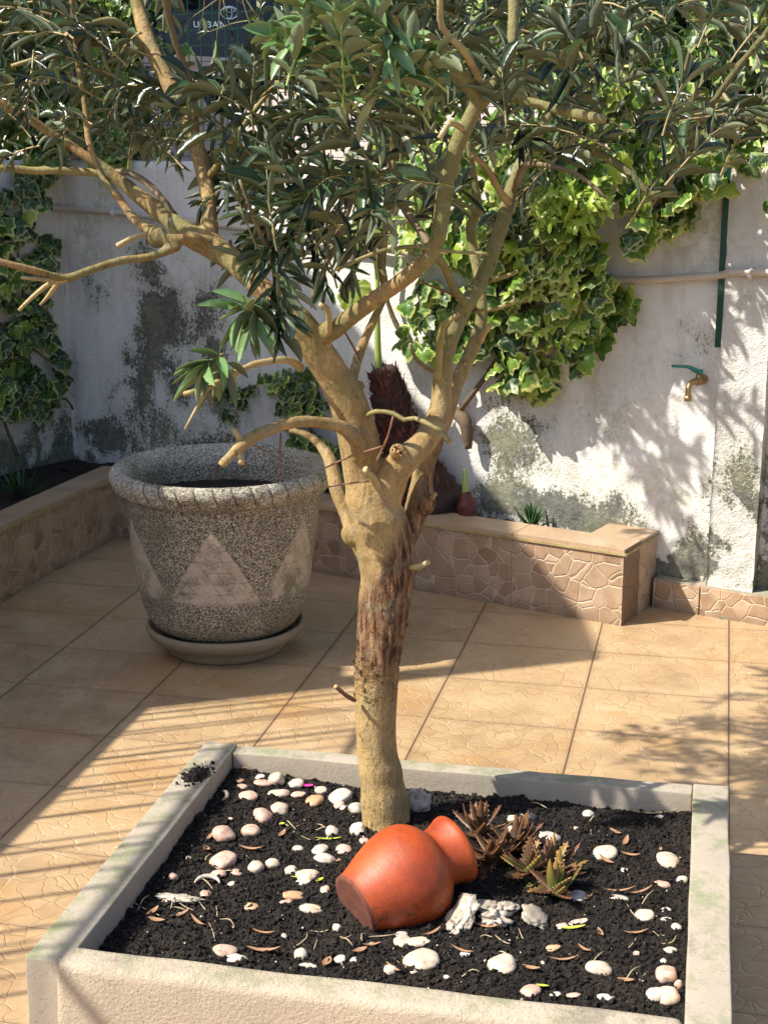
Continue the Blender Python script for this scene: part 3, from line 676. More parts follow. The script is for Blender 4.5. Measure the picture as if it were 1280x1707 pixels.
# ================================================================== OLIVE TREE
PXM = lambda Y: FPX / (Y * .97 + .2)
def trace(pts, Y=3.0):
    """pts: (x, y, radius px[, depth offset]) -> world path and radii"""
    P = []; r = []
    for q in pts:
        dy = q[3] if len(q) > 3 else 0.0
        p = aty(q[0], q[1], Y + dy); P.append(p); r.append(q[2] / PXM(Y + dy) * (.93 - .23 * max(0, min(1, (p[2] - .85) / .35))))
    return P, r
tb = onsoil(645, 1388)
TY = tb[1] + .045
tree = empty('olive_tree', tuple(V(tb[0], TY, tb[2]))); tagit(tree, 'pruned olive tree with flaking trunk growing from the square planter', 'tree')
LIMBS = [
 [(650,1420,50),(645,1385,48),(640,1330,44),(629,1250,38),(626,1180,38),(630,1100,40),(640,1020,46),(645,960,48),(642,915,53),(630,870,52),(618,835,46),(612,800,40)],
 [(618,850,42),(606,790,38,.0),(597,730,40,-.01),(580,672,38,-.02),(558,632,37,-.03),(526,581,37,-.05),(497,536,34,-.06),(462,505,29,-.05),(420,465,25,-.03),(385,432,27,0),(350,408,30,.02),(322,395,26,.03),(290,372,22,.05),(240,333,18,.08),(190,292,13,.1),(140,258,11,.1),(90,225,10,.1),(40,193,10,.08),(-40,150,10,.05)],
 [(500,560,26,-.05),(545,556,23,-.06),(580,532,19,-.09),(620,502,19,-.12),(660,475,18,-.15),(700,443,19,-.18),(722,415,19,-.19),(733,385,17,-.2),(738,345,18,-.2),(745,300,18,-.2),(762,240,18,-.2),(785,195,18,-.2),(800,160,16,-.2)],
 [(350,405,20,.02),(348,350,18,.06),(343,300,18,.1),(322,228,18,.15),(285,145,18,.2),(250,75,17,.25),(228,0,15,.3),(215,-80,13,.3)],
 [(632,850,36,0),(650,798,33,-.02),(672,768,28,-.03),(702,742,25,-.02),(722,712,24,0),(734,680,22,.02),(737,640,21,.03),(740,600,21,.03),(748,570,21,.03),(765,530,20,.04),(785,496,19,.05),(807,458,18,.06),(826,405,17,.08),(840,362,17,.1),(850,325,16,.12),(868,275,15,.15),(895,225,12,.2),(940,150,10,.25),(990,88,8,.3),(1035,30,7,.35),(1055,-30,6,.35)],
 [(658,935,26,.04),(680,890,19,.06),(692,858,21,.08),(700,829,23,.08),(709,775,19,.09),(724,736,18,.1),(742,693,17,.11),(757,646,17,.12),(774,610,16,.13),(795,562,16,.14),(803,524,13,.15),(798,470,11,.17),(788,415,11,.2),(785,375,13,.2),(795,345,12,.2),(790,300,9,.2),(780,235,8,.2)],
 [(612,940,13,.02),(590,895,14,.035),(577,858,12,.06),(562,815,14,.09),(550,768,12,.12),(530,738,9,.15),(505,722,7,.16),(482,717,5,.17)],
 [(600,760,20,-.03),(596,738,17,-.06),(575,715,14,-.09),(540,705,12,-.12),(500,703,12,-.15),(460,712,12,-.18),(425,727,12,-.2),(400,745,12,-.22),(382,762,9,-.23),(368,776,9,-.24)],
 [(800,170,16,-.2),(770,130,18,-.22),(735,85,18,-.25),(695,55,17,-.28),(640,20,14,-.3),(600,-30,12,-.3)],
 [(800,172,14,-.2),(822,142,13,-.18),(845,105,13,-.15),(855,50,13,-.12),(856,-30,12,-.1)],
 [(345,405,16,0),(320,398,14,-.02),(285,400,13,-.04),(262,390,15,-.03),(225,365,10,0),(195,325,9,.02),(172,295,8,.04),(150,240,8,.06),(142,175,7,.08),(128,80,7,.1),(118,-20,6,.1)],
 [(300,410,11,-.04),(250,428,9,-.06),(200,435,9,-.09),(150,450,9,-.12),(108,464,10,-.14),(60,452,9,-.17),(0,436,9,-.2),(-50,425,8,-.2)],
 [(600,645,14,.0),(588,635,11,.03),(602,581,11,.06),(627,524,10,.08),(641,485,10,.1),(635,434,9,.12),(641,391,9,.14),(650,330,8,.16),(655,240,7,.18),(650,150,6,.2)],
 [(805,165,11,-.2),(840,160,12,-.22),(890,172,11,-.25),(940,185,12,-.28),(985,196,12,-.3),(1010,198,10,-.31)],
 [(880,252,9,.15),(905,243,9,.1),(940,242,9,.05),(990,252,9,-.02),(1040,282,9,-.06),(1095,325,9,-.1),(1140,252,8,-.1),(1190,168,8,-.12),(1235,105,7,-.14),(1290,40,6,-.16)],
 [(722,425,12,-.16),(738,440,10,-.1),(756,480,10,-.03),(776,508,11,.03)],
]
b = MB()
for L in LIMBS:
    P, r = smooth_path(*trace(L, TY), step=.01); b.tube(P, r, 18, wob=.07)
# knobs, cut collars
for (x, y, r, dy) in ((663,753,14,-.055),(668,762,15,-.035),(706,838,21,.07),(590,890,22,0),(262,395,17,-.03),(660,700,0,0),(722,712,20,0),(792,352,14,.2),(548,552,18,-.06)):
    if r:
        p = aty(x, y, TY + dy); q = r / PXM(TY); vv, ff = lathe([(q * math.sin(a), -q * math.cos(a)) for a in np.linspace(.02, math.pi - .02, 9)], 14); b.add([p + V(*k) for k in vv], ff)
tmp = mesh('tmp', b.v, b.f, MAT['bark'])
md = tmp.modifiers.new('r', 'REMESH'); md.mode = 'VOXEL'; md.voxel_size = .0042; md.use_smooth_shade = True
md = tmp.modifiers.new('s', 'SMOOTH'); md.factor = .5; md.iterations = 4
dg = bpy.context.evaluated_depsgraph_get(); me = bpy.data.meshes.new_from_object(tmp.evaluated_get(dg)); bpy.data.objects.remove(tmp)
nv = len(me.vertices); co = np.empty(nv * 3, np.float32); me.vertices.foreach_get('co', co); co = co.reshape(-1, 3); no = np.empty(nv * 3, np.float32); me.vertices.foreach_get('normal', no); no = no.reshape(-1, 3)
for i in range(nv):
    c = co[i]; zz = c[2]
    k = max(0, min(1, (zz + .06 * noise.noise(Vector((c[0] * 16, c[1] * 16, zz * 9))) - .45) / .1)) * max(0, min(1, (.78 + 1.6 * c[0] - zz) / .08))
    n_ = noise.noise(Vector((c[0] * 70, c[1] * 70, zz * 16))); co[i] += no[i] * (.0005 + .0012 * noise.noise(Vector((c[0] * 22, c[1] * 22, zz * 12))) + k * (.0038 * n_ + .002 * abs(noise.noise(Vector((c[0] * 160, c[1] * 160, zz * 45))))))
co -= np.array(tree.location, np.float32); me.vertices.foreach_set('co', co.ravel()); me.update()
me.materials.clear(); me.materials.append(MAT['bark'])
link('trunk', me, tree)
# thin branches, each a part
TB_ = [
 ('b_olive', [(190,292,9,.1),(150,287,9,.1),(100,284,9,.09),(50,284,9,.08),(0,280,9,.06),(-40,276,8,.06)]),
 ('b_dark', [(292,362,9,.05),(270,332,8,.06),(245,305,8,.08),(215,288,7,.09),(190,286,6,.1)]),
 ('b_tan', [(255,388,6,-.03),(225,395,6,-.05),(196,410,6,-.07)]),
 ('b_tan', [(112,466,7,-.14),(85,472,6,-.15),(55,495,5,-.16),(32,518,4,-.17)]),
 ('b_tan', [(98,468,6,-.14),(70,466,5,-.17),(36,463,4,-.19)]),
 ('b_tan', [(100,466,5,-.14),(84,490,5,-.13),(68,508,3,-.12)]),
 ('b_tan', [(500,612,10,-.04),(478,600,8,-.08),(430,606,8,-.12),(390,622,7,-.16),(350,645,6,-.2),(342,655,5,-.2),(325,685,3,-.22),(308,716,2,-.23)]),
 ('b_olive', [(362,640,5,-.19),(335,650,6,-.21),(306,657,6,-.22)]),
 ('b_dark', [(345,648,5,-.2),(352,665,4,-.2),(352,676,4,-.2)]),
 ('b_tan', [(405,737,8,-.21),(396,725,6,-.22),(388,714,5,-.22)]),
 ('b_tan', [(396,752,9,-.22),(403,763,7,-.23),(402,772,7,-.24)]),
 ('b_olive', [(596,706,7,0),(605,696,6,-.03),(627,686,5,-.06),(655,689,5,-.08),(673,700,5,-.09),(691,697,5,-.1),(720,710,5,-.12),(738,722,5,-.13),(750,738,6,-.14)]),
 ('b_olive', [(728,632,9,-.01),(731,600,9,-.03),(734,565,9,-.05),(738,545,8,-.07),(748,534,7,-.08),(764,524,6,-.09)]),
 ('b_tan', [(548,560,9,-.07),(549,535,7,-.1),(546,515,7,-.12),(533,507,6,-.13)]),
 ('b_dark', [(730,622,5,.02),(710,613,5,0),(692,596,4,-.02),(684,573,4,-.03)]),
 ('b_tan', [(800,568,9,.13),(808,552,7,.1),(815,545,6,.08)]),
 ('b_olive', [(790,518,5,.05),(825,515,5,.02),(862,500,5,0)]),
 ('b_olive', [(812,470,5,.06),(838,462,5,.04),(862,452,4,.02)]),
 ('b_olive', [(560,450,4,-.2),(595,434,5,-.2),(641,417,5,-.2),(691,411,5,-.2),(713,414,5,-.2),(763,420,4,-.21),(814,423,4,-.22)]),
 ('b_tan', [(805,150,8,-.2),(790,115,8,-.24),(770,82,8,-.28),(737,45,8,-.3),(733,0,7,-.32),(732,-30,6,-.32)]),
 ('b_tan', [(770,215,8,-.22),(750,205,6,-.25),(733,230,6,-.27)]),
 ('b_tan', [(848,340,10,.1),(832,318,8,.08),(812,282,7,.06),(786,256,6,.04)]),
 ('b_dark', [(722,418,9,-.18),(695,378,9,-.1),(672,342,9,-.05),(655,300,7,0),(640,240,5,.05)]),
 ('b_dark', [(500,540,7,.02),(470,470,7,.05),(450,400,7,.08),(440,320,7,.1),(445,230,6,.12),(450,120,5,.14)]),
 ('b_olive', [(345,300,8,.1),(380,250,7,.05),(420,190,6,0),(470,130,5,-.05),(520,80,4,-.1)]),
 ('b_dark', [(330,235,7,.1),(320,150,7,0),(290,60,7,-.05),(270,-20,6,-.1)]),
 ('b_olive', [(240,80,9,.25),(190,35,8,.2),(130,45,8,.15),(60,35,6,.1),(-20,20,5,.1)]),
 ('b_olive', [(230,90,9,.2),(160,75,8,.15),(90,90,6,.1),(20,110,5,.1)]),
 ('b_dark', [(855,320,8,.12),(870,280,7,.0),(905,275,6,-.1),(960,290,5,-.15),(1010,330,4,-.18)]),
 ('b_olive', [(1200,150,5,-.12),(1225,180,4,-.15),(1270,200,3,-.2)]),
 ('b_dark', [(520,500,7,-.1),(560,400,7,-.08),(600,300,6,-.05),(640,180,6,0),(700,90,5,0)]),
 ('b_dark', [(460,500,6,-.2),(455,440,6,-.25),(430,380,5,-.3),(400,300,4,-.32)]),
 ('b_tan', [(640,830,9,-.03),(622,797,7,-.06),(609,782,6,-.08)]),
 ('b_tan', [(680,945,6,-.03),(698,945,5,-.05),(714,937,4,-.07)]),
 ('b_red', [(592,1168,4,-.04),(575,1158,4,-.06),(559,1144,4,-.08)]),
 ('b_red', [(540,781,1.6,-.1),(584,761,1.8,-.1),(641,743,2,-.1)]),
 ('b_red', [(655,694,2,-.1),(646,728,2,-.1),(620,786,2.4,-.08)]),
 ('b_red', [(546,812,1.5,-.08),(580,806,1.8,-.08),(615,802,2,-.08)]),
 ('b_red', [(468,722,2,-.17),(467,760,1.8,-.19),(464,800,1.5,-.2)]),
 ('b_red', [(400,735,1.6,-.2),(430,745,1.6,-.19),(466,765,1.5,-.19)]),
 ('b_red', [(570,545,2.5,0),(590,580,2.5,.02),(600,600,3,.03)]),
 ('b_red', [(700,470,2.5,0),(740,485,3,0),(770,500,3.5,.03)]),
 ('b_tan', [(712,835,5,.07),(720,829,5,.05),(726,823,4,.04)]),
]
for mt, L in TB_:
    P, r = smooth_path(*trace(L, TY), step=.014); v, f = tube(P, r, 10, True, .3); mesh('branch', v, f, [MAT[mt], MAT['wood_cut']], tree, midx=[0] * (len(f) - 1) + [1])
# torn stub of wood
b = MB(); pc = aty(664, 752, TY - .075)
for i in range(26):
    a = random.uniform(0, 2 * math.pi); rr = random.uniform(0, .016); st = pc + V(rr * math.cos(a), .01, rr * math.sin(a)); en = st + V(random.gauss(0, .004), -random.uniform(.008, .028), random.gauss(.006, .005))
    b.tube([st, en], [.0035, .0008], 4)
b.obj('torn_stub', MAT['wood_cut'], tree)
# loose bark flakes
b = MB()
for i in range(230):
    z = random.uniform(.42, .8); a = random.uniform(-math.pi, math.pi)
    px = np.interp(z, [.42, .5, .6, .7, .8], [626, 628, 640, 645, 636]); cx = aty(px, 853, TY)[0]; R_ = np.interp(z, [.42, .6, .8], [.044, .05, .056])
    if z > .68 and math.cos(a) < .1: continue
    nrm = V(math.cos(a), math.sin(a), 0); tg = V(-math.sin(a), math.cos(a), 0); c = V(cx, TY, z) + nrm * (R_ - .001)
    w_ = random.uniform(.002, .006); l_ = random.uniform(.006, .022); cu = random.uniform(.002, .007)
    v = [c - tg * w_, c + tg * w_, c + tg * w_ + V(0, 0, l_) + nrm * cu, c - tg * w_ + V(0, 0, l_) + nrm * cu * .6]
    v += [q - nrm * .001 for q in v]; b.add(v, [(0, 1, 2, 3), (7, 6, 5, 4), (0, 4, 5, 1), (1, 5, 6, 2), (2, 6, 7, 3), (3, 7, 4, 0)])
b.obj('loose_bark', MAT['bark'], tree, smooth=False)['kind'] = 'stuff'

# leaves: closed two-skin blades
def olive_template(bend, fold, twist=0.0):
    st = [(0, .02), (.1, .35), (.28, .85), (.5, 1.0), (.72, .82), (.9, .38), (1.0, .03)]
    top = []
    for y, wd in st:
        z = -bend * y * y; c, s_ = math.cos(twist * y), math.sin(twist * y)
        for sx in (-1, 0, 1):
            xx = sx * wd * .5; zz = abs(sx) * fold * wd; top.append((xx * c - zz * s_, y, z + zz * c + xx * s_))
    n = len(top); bot = [(x, y, z - (.06 if i % 3 == 1 else .028)) for i, (x, y, z) in enumerate(top)]
    f = []; mi = []
    for i in range(len(st) - 1):
        for k in range(2):
            a = i * 3 + k; f.append((a, a + 1, a + 4, a + 3)); mi.append(0); f.append((n + a + 3, n + a + 4, n + a + 1, n + a)); mi.append(1)
    return np.array(top + bot), np.array(f), np.array(mi)
OT = [olive_template(.08, .22), olive_template(.2, .2, .3), olive_template(-.06, .3, -.3), olive_template(.3, .15, .15), olive_template(.12, .35, .7), olive_template(.0, .1, -.2)]
def foliage(name, parent, twigs, mats, leaf_lo, leaf_hi, wr=.19, gap=.02, droop=.35):
    """twigs: list of (base, dir, length). builds twig tubes + leaves as one mesh"""
    pos = []; dd = []; ln = []; b = MB(); up = []
    for (p0, d, L) in twigs:
        n = max(3, int(L / gap)); p = np.array(p0, float); d = unit(np.array(d, float)); path = [p.copy()]; side = unit(np.cross(d, rng.normal(size=3)))
        for i in range(n):
            d = unit(d + V(0, 0, -droop * .11) + rng.normal(size=3) * .05); p = p + d * L / n; path.append(p.copy())
            side = unit(side - d * side.dot(d)); s2 = np.cross(d, side); sd = side if i % 2 else s2
            for sg in (1, -1):
                if rng.random() < .1: continue
                q_ = p - C0; k_ = FPX / q_.dot(CF); ex_, ey_ = 640 + q_[0] * k_, 853.5 - q_.dot(CU) * k_
                if 312 < ex_ < 428 and ey_ < 62: continue      # pruned gap in the crown, the parked car shows through
                open_ = rng.uniform(.55, 1.15) * (1 - .35 * i / n); ld = unit(d * math.cos(open_) + sd * sg * math.sin(open_) + V(0, 0, -droop * .55) + rng.normal(size=3) * .12)
                pos.append(p.copy()); dd.append(ld); ln.append(rng.uniform(leaf_lo, leaf_hi) * (.65 + .45 * math.sin(math.pi * (i + 1) / (n + 1)))); up.append(d * .6 + V(0, 0, 1) + rng.normal(size=3) * .35)
        for _ in range(2): pos.append(p.copy()); dd.append(unit(d + rng.normal(size=3) * .25)); ln.append(rng.uniform(leaf_lo, leaf_hi) * .7); up.append(V(0, 0, 1) + rng.normal(size=3) * .5)
        b.tube(path, np.linspace(.0022, .0009, len(path)), 5, 2)
    pos = np.array(pos); dd = np.array(dd); ln = np.array(ln); up = np.array(up); X, Y, Z = frames(dd, up); tsel = rng.integers(0, len(OT), len(pos))
    vs = [np.array(b.v)]; fs = []; ms = []; va = [np.zeros(len(b.v))]; off = len(b.v)
    fs = [np.array([q for q in b.f if len(q) == 4])]; ms = [np.full(len(fs[0]), 2)]
    for k, (tv, tf, tm) in enumerate(OT):
        q = tsel == k
        if not q.any(): continue
        sc = np.stack([ln[q] * wr * rng.uniform(.85, 1.25, q.sum()), ln[q], ln[q] * .55], 1)
        v, f = inst(tv, tf, pos[q], X[q], Y[q], Z[q], sc); vs.append(v); fs.append(f + off); ms.append(np.tile(tm, q.sum())); va.append(np.repeat(rng.random(q.sum()), len(tv))); off += len(v)
    return mesh(name, np.concatenate(vs), np.concatenate(fs), mats, parent, attrs={'var': np.concatenate(va)}, midx=np.concatenate(ms))
TC = V(.02, TY, 1.15)
def mk_twigs(cl, thin=1.0):
    out = []
    for (cx, cy, rx, ry, y0, y1, n, drz) in cl:
        for _ in range(max(1, int(round(n * thin)))):
            while True:
                a, c = rng.uniform(-1, 1, 2)
                if a * a + c * c <= 1: break
            if 270 < cx + a * rx < 480 and cy + c * ry < 100: continue      # a pruned gap in the crown
            p = aty(cx + a * rx, cy + c * ry, TY + rng.uniform(y0, y1)); o_ = unit(p - TC)
            d = unit(o_ * .55 + rng.normal(size=3) * .55 + V(0, 0, drz)); L = rng.uniform(.09, .19); out.append((p - d * L * .5, d, L))
    return out
dark_cl = [(480,390,85,80,-.4,0,17,-.1),(450,480,50,40,-.4,-.2,4,-.3),(545,330,100,85,-.4,.3,19,0),(610,250,110,85,-.4,.3,19,0),(440,290,80,70,-.1,.35,10,0),
           (470,190,110,80,-.35,.35,15,.1),(600,120,150,80,-.3,.4,20,.1),(700,300,80,80,0,.5,5,0),(770,100,100,90,-.1,.5,10,.1),(820,200,90,70,0,.5,5,0),(330,120,90,100,.1,.6,8,.1),
           (900,100,110,90,-.3,.5,11,.1),(1050,60,150,70,-.3,.4,11,.1),(1190,140,90,90,-.3,.3,8,0),(950,210,90,40,-.2,.2,3,-.1),(600,400,35,35,-.2,.2,2,-.2),(1130,290,60,40,-.3,.1,3,-.2),
           (400,40,150,50,-.3,.4,8,.1),(640,30,180,50,-.3,.5,16,.1)]
foliage('foliage', tree, mk_twigs(dark_cl, .78), [MAT['ol_top'], MAT['ol_bot'], MAT['b_olive']], .040, .090, .128, .019, .38)
lt = [(70,70,110,90,-.2,.5,17,.1),(60,190,80,60,-.2,.4,11,-.1),(190,120,80,100,-.1,.5,15,-.1),(290,90,80,90,0,.5,13,-.2),(250,220,90,40,0,.5,9,-.3),(40,20,80,40,-.2,.3,8,.1),(1000,30,140,40,-.2,.3,9,.1),(1200,40,90,60,-.2,.3,8,.1),(950,200,60,60,-.3,.1,4,-.2),(1180,230,60,40,-.3,.1,4,-.2),(890,320,20,30,-.1,.2,1,-.3)]
foliage('foliage', tree, mk_twigs(lt, .8), [MAT['ol_top'], MAT['ol_bot'], MAT['b_tan']], .034, .070, .125, .019, .36)
yg = [(540,80,55,50,-.62,-.45,6,.1),(670,120,50,50,-.62,-.45,6,.1),(480,95,25,20,-.6,-.5,2,.2),(590,40,60,40,-.6,-.45,3,.1)]
foliage('foliage', tree, mk_twigs(yg), [MAT['ol_top2'], MAT['ol_bot2'], MAT['shoot']], .045, .068, .27, .019, .1)
ros = []
for (x, y, dy, dz) in ((372,572,-.2,-.3),(378,580,-.22,-.6),(405,475,-.33,.1),(445,500,-.3,-.2)):
    p = aty(x, y, TY + dy); ros.append((p - V(0, 0, .02), unit(rng.normal(size=3) * .5 + V(-.2, -.5, dz)), .06))
foliage('foliage', tree, ros, [MAT['ol_top2'], MAT['ol_bot'], MAT['b_olive']], .07, .095, .2, .012, .5)
# crown above the frame
cr = []
for _ in range(85):
    a = rng.uniform(0, 2 * math.pi); rr = math.sqrt(rng.random()); p = V(.0 + .85 * rr * math.cos(a), TY + .42 + .5 * rr * math.sin(a), rng.uniform(1.88, 2.5))
    d = unit(unit(p - TC) * .6 + rng.normal(size=3) * .5); cr.append((p, d, rng.uniform(.12, .22)))
for _ in range(120):      # the far side of the crown, twigs added along sun lines to dapple the wall
    q = wsz(*[(1060, 430), (1120, 520), (1080, 600), (1150, 700), (1060, 760), (1110, 840), (950, 640), (1180, 460), (1240, 420), (1010, 700), (1090, 680), (1140, 600)][rng.integers(0, 12)]); z1 = rng.uniform(1.62, 2.1)
    g_ = W(q[0] + rng.normal() * .07, WD, q[1] + rng.normal() * .06); t_ = z1 - g_[2]; p = g_ + V(-.89, -.27, 1) * t_; cr.append((p, unit(rng.normal(size=3) + V(.3, .4, -.2)), rng.uniform(.08, .16)))
foliage('foliage', tree, cr, [MAT['ol_top'], MAT['ol_bot'], MAT['b_olive']], .055, .09, .2, .026, .3)
for (a, c, r0) in ((V(-.62, TY + .3, 1.84), V(-.8, TY + .4, 2.4), .008), (V(.03, TY - .3, 1.85), V(-.2, TY - .4, 2.5), .011), (V(.25, TY - .1, 1.84), V(.3, TY, 2.5), .011), (V(.5, TY + .35, 1.84), V(.75, TY + .5, 2.4), .007), (V(-.5, TY + .3, 1.9), V(-.3, TY + .6, 2.5), .012)):
    v, f = tube([a, (a + c) / 2 + V(.03, 0, 0), c], [r0, r0 * .7, r0 * .4], 8); mesh('branch', v, f, MAT['b_olive'], tree)

# ================================================================== IVY
def ivy_template(sharp=.0):
    ang = [-90, -62, -35, -8, 12, 38, 62, 78, 90, 102, 118, 142, 168, 188, 215, 242]
    rad = [.20, .68, .70, .95, .72, .78, .68, .88, 1.05, .88, .68, .78, .72, .95, .70, .68]
    if sharp: rad = [.16, .5, .45, 1.0, .42, .5, .36, .9, 1.25, .9, .36, .5, .42, 1.0, .45, .5]
    n = len(ang); v = [(0, .25, 0)]; rim = [0.]; vein = [1.]
    for k, (rr, rm, zz) in enumerate(((.62, .55, -.02), (1.0, 1.0, -.10))):
        for i, (a, r) in enumerate(zip(ang, rad)):
            x, y = r * rr * math.cos(R(a)), r * rr * math.sin(R(a)); v.append((x * .55, y * .55 + .25, zz - .18 * x * x + .05 * math.sin(i * 2.1) * rr)); rim.append(rm); vein.append(1. if r > .8 and k == 0 else .3)
    f = [(0, 1 + i, 1 + (i + 1) % n, 0) for i in range(n)]
    tri = [(0, 1 + i, 1 + (i + 1) % n) for i in range(n)] + [(1 + i, 1 + n + i, 1 + n + (i + 1) % n) for i in range(n)] + [(1 + i, 1 + n + (i + 1) % n, 1 + (i + 1) % n) for i in range(n)]
    return np.array(v), np.array(tri), np.array(rim), np.array(vein)
IV = ivy_template(); IVS = ivy_template(1)
def ivy_leaves(name, parent, pos, facing, size_lo, size_hi, mats, msel, tpl=IV, down=.75):
    n = len(pos); pos = np.array(pos); nm = np.array(facing) + rng.normal(size=(n, 3)) * .38; nm /= np.linalg.norm(nm, axis=1)[:, None]
    d = V(0, 0, -down) + rng.normal(size=(n, 3)) * .55; d = d - nm * (d * nm).sum(1)[:, None]; X, Y, Z = frames(d, nm)
    sz = rng.uniform(size_lo, size_hi, n); v, f = inst(tpl[0], tpl[1], pos, X, Y, Z, np.stack([sz, sz, sz], 1))
    k = len(tpl[0]); mi = np.repeat(msel, len(tpl[1]))
    return mesh(name, v, f, mats, parent, attrs={'var': np.repeat(rng.random(n), k), 'rim': np.tile(tpl[2], n), 'vein': np.tile(tpl[3], n)}, midx=mi)
def in_poly(x, y, poly):
    c = False; j = len(poly) - 1
    for i in range(len(poly)):
        xi, yi = poly[i]; xj, yj = poly[j]
        if (yi > y) != (yj > y) and x < (xj - xi) * (y - yi) / (yj - yi) + xi: c = not c
        j = i
    return c
def sample_poly(poly, n, off_lo, off_hi, bulge=None):
    xs = [p[0] for p in poly]; ys = [p[1] for p in poly]; out = []
    while len(out) < n:
        x, y = rng.uniform(min(xs), max(xs)), rng.uniform(min(ys), max(ys))
        if in_poly(x, y, poly) and noise.noise(Vector((x / 52, y / 40, 8.3))) < .16:
            h = rng.random(); o_ = off_lo + (off_hi - off_lo) * h
            if bulge: o_ += bulge(x, y) * (.4 + .6 * h)
            out.append(onwall(x, y, WD - o_))
    return out
FN = unit(-WN * .9 + V(-.35, 0, .45))
ivr = empty('ivy_plant', tuple(onwall(800, 640, WD - .02))); tagit(ivr, 'bright variegated ivy spilling over the wall right of the tree', 'ivy')
polyR = [(650,250),(820,230),(1000,120),(1190,180),(1200,300),(1165,345),(1110,350),(1065,405),(1035,410),(1045,500),(1000,520),(985,560),(975,600),(960,640),(900,640),(830,645),(800,600),(720,590),(650,560),(690,470),(640,400)]
bul = lambda x, y: .04 + .16 * max(0, min(1, (560 - y) / 260))
ps = sample_poly(polyR, 640, .01, .11, bul)
core = [(700,300),(1000,280),(1040,420),(1030,480),(960,600),(840,600),(800,520),(700,480)]
ps += sample_poly([(1000,470),(1048,455),(1040,520),(1005,530)], 26, .01, .06) + sample_poly([(880,600),(960,610),(930,655),(890,650)], 26, .01, .06) + sample_poly([(985,540),(1000,545),(990,575),(975,570)], 8, .0, .04) + sample_poly([(1040,390),(1100,340),(1165,335),(1070,400)], 30, .02, .08)
ps += sample_poly(core, 330, .02, .12, bul); ms = rng.choice([0, 1, 2], len(ps), p=[.55, .17, .28])
ivy_leaves('leaves', ivr, ps, np.tile(FN, (len(ps), 1)), .05, .115, [MAT['ivy'], MAT['ivy_y'], MAT['ivy_d']], ms)
ps = sample_poly([(880,300),(1040,300),(1040,380),(1000,400),(880,360)], 120, .12, .2, bul) + sample_poly([(820,380),(960,380),(1000,500),(960,580),(860,560)], 110, .08, .14, bul)
ivy_leaves('young_leaves', ivr, ps, np.tile(FN, (len(ps), 1)), .055, .085, [MAT['ivy_y']], np.zeros(len(ps)), IVS)
b = MB()
for L in ([(1010,330,.15),(990,380,.17),(960,430,.16),(990,470,.14),(1000,500,.1)],[(720,560,.05),(740,640,.03),(752,690,.03),(775,700,.04),(782,745,.05)],[(760,690,.03),(800,640,.04),(850,560,.06),(900,430,.1),(930,300,.15),(960,150,.2)],[(700,600,.03),(660,540,.04),(640,470,.05),(650,380,.06),(700,280,.08)],[(830,640,.05),(870,600,.1),(930,560,.12),(960,600,.1)],[(1090,340,.12),(1150,250,.15),(1200,215,.1),(1290,222,.1)]):
    P = [onwall(x, y, WD - o_) for x, y, o_ in L]; P, r = smooth_path(P, np.linspace(.011, .005, len(P)), .03); b.tube(P, r, 7, wob=.3)
P = [onwall(757, 690, WD - .04), onwall(776, 705, WD - .05), onwall(781, 748, WD - .05)]; P, r = smooth_path(P, [.02, .026, .012], .015); b.tube(P, r, 9, wob=.4)
b.obj('ivy_stem', MAT['vine'], ivr)
# ivy over the wall top and fence, right
ivt = empty('ivy_plant', tuple(onwall(1100, 300, WD))); tagit(ivt, 'dense dark ivy heaped along the wall top at the upper right', 'ivy')
ps = []
for _ in range(1500):
    s = rng.uniform(wsz(600, 280)[0], 1.6); z = 1.40 + rng.random() ** 1.2 * .75; n_ = WD + rng.uniform(-.17, .35); ps.append(W(s, n_, z))
ms = rng.choice([0, 1, 2], len(ps), p=[.42, .12, .46])
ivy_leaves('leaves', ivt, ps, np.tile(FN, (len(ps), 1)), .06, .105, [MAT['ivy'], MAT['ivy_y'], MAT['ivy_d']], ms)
b = MB()
for k in range(9):
    s = -1 + k * .3; P = [W(s, WD + .1, 1.45), W(s + .1, WD, 1.7), W(s + .15, WD + .1, 2.1)]; b.tube(*smooth_path(P, [.01, .008, .004], .05), 6, wob=.3)
b.obj('ivy_stem', MAT['vine'], ivt)
# low middle ivy
ivm = empty('ivy_plant', tuple(onwall(500, 740, WD - .05))); tagit(ivm, 'small leafed dark ivy low on the wall behind the pot', 'ivy')
ps = sample_poly([(430,620),(520,610),(560,680),(560,760),(500,760),(470,700)], 170, .01, .1) + sample_poly([(350,640),(420,640),(410,700),(370,690)], 26, .0, .04) + sample_poly([(530,740),(600,740),(600,830),(540,830)], 60, .02, .12)
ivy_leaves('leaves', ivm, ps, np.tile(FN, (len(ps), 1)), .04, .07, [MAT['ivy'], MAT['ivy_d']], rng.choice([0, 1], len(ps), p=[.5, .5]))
b = MB(); P = [onwall(540, 800, WD - .05), onwall(520, 720, WD - .04), onwall(470, 640, WD - .03), onwall(400, 650, WD - .02)]; b.tube(*smooth_path(P, [.008, .007, .005, .003], .03), 6); b.obj('ivy_stem', MAT['vine'], ivm)
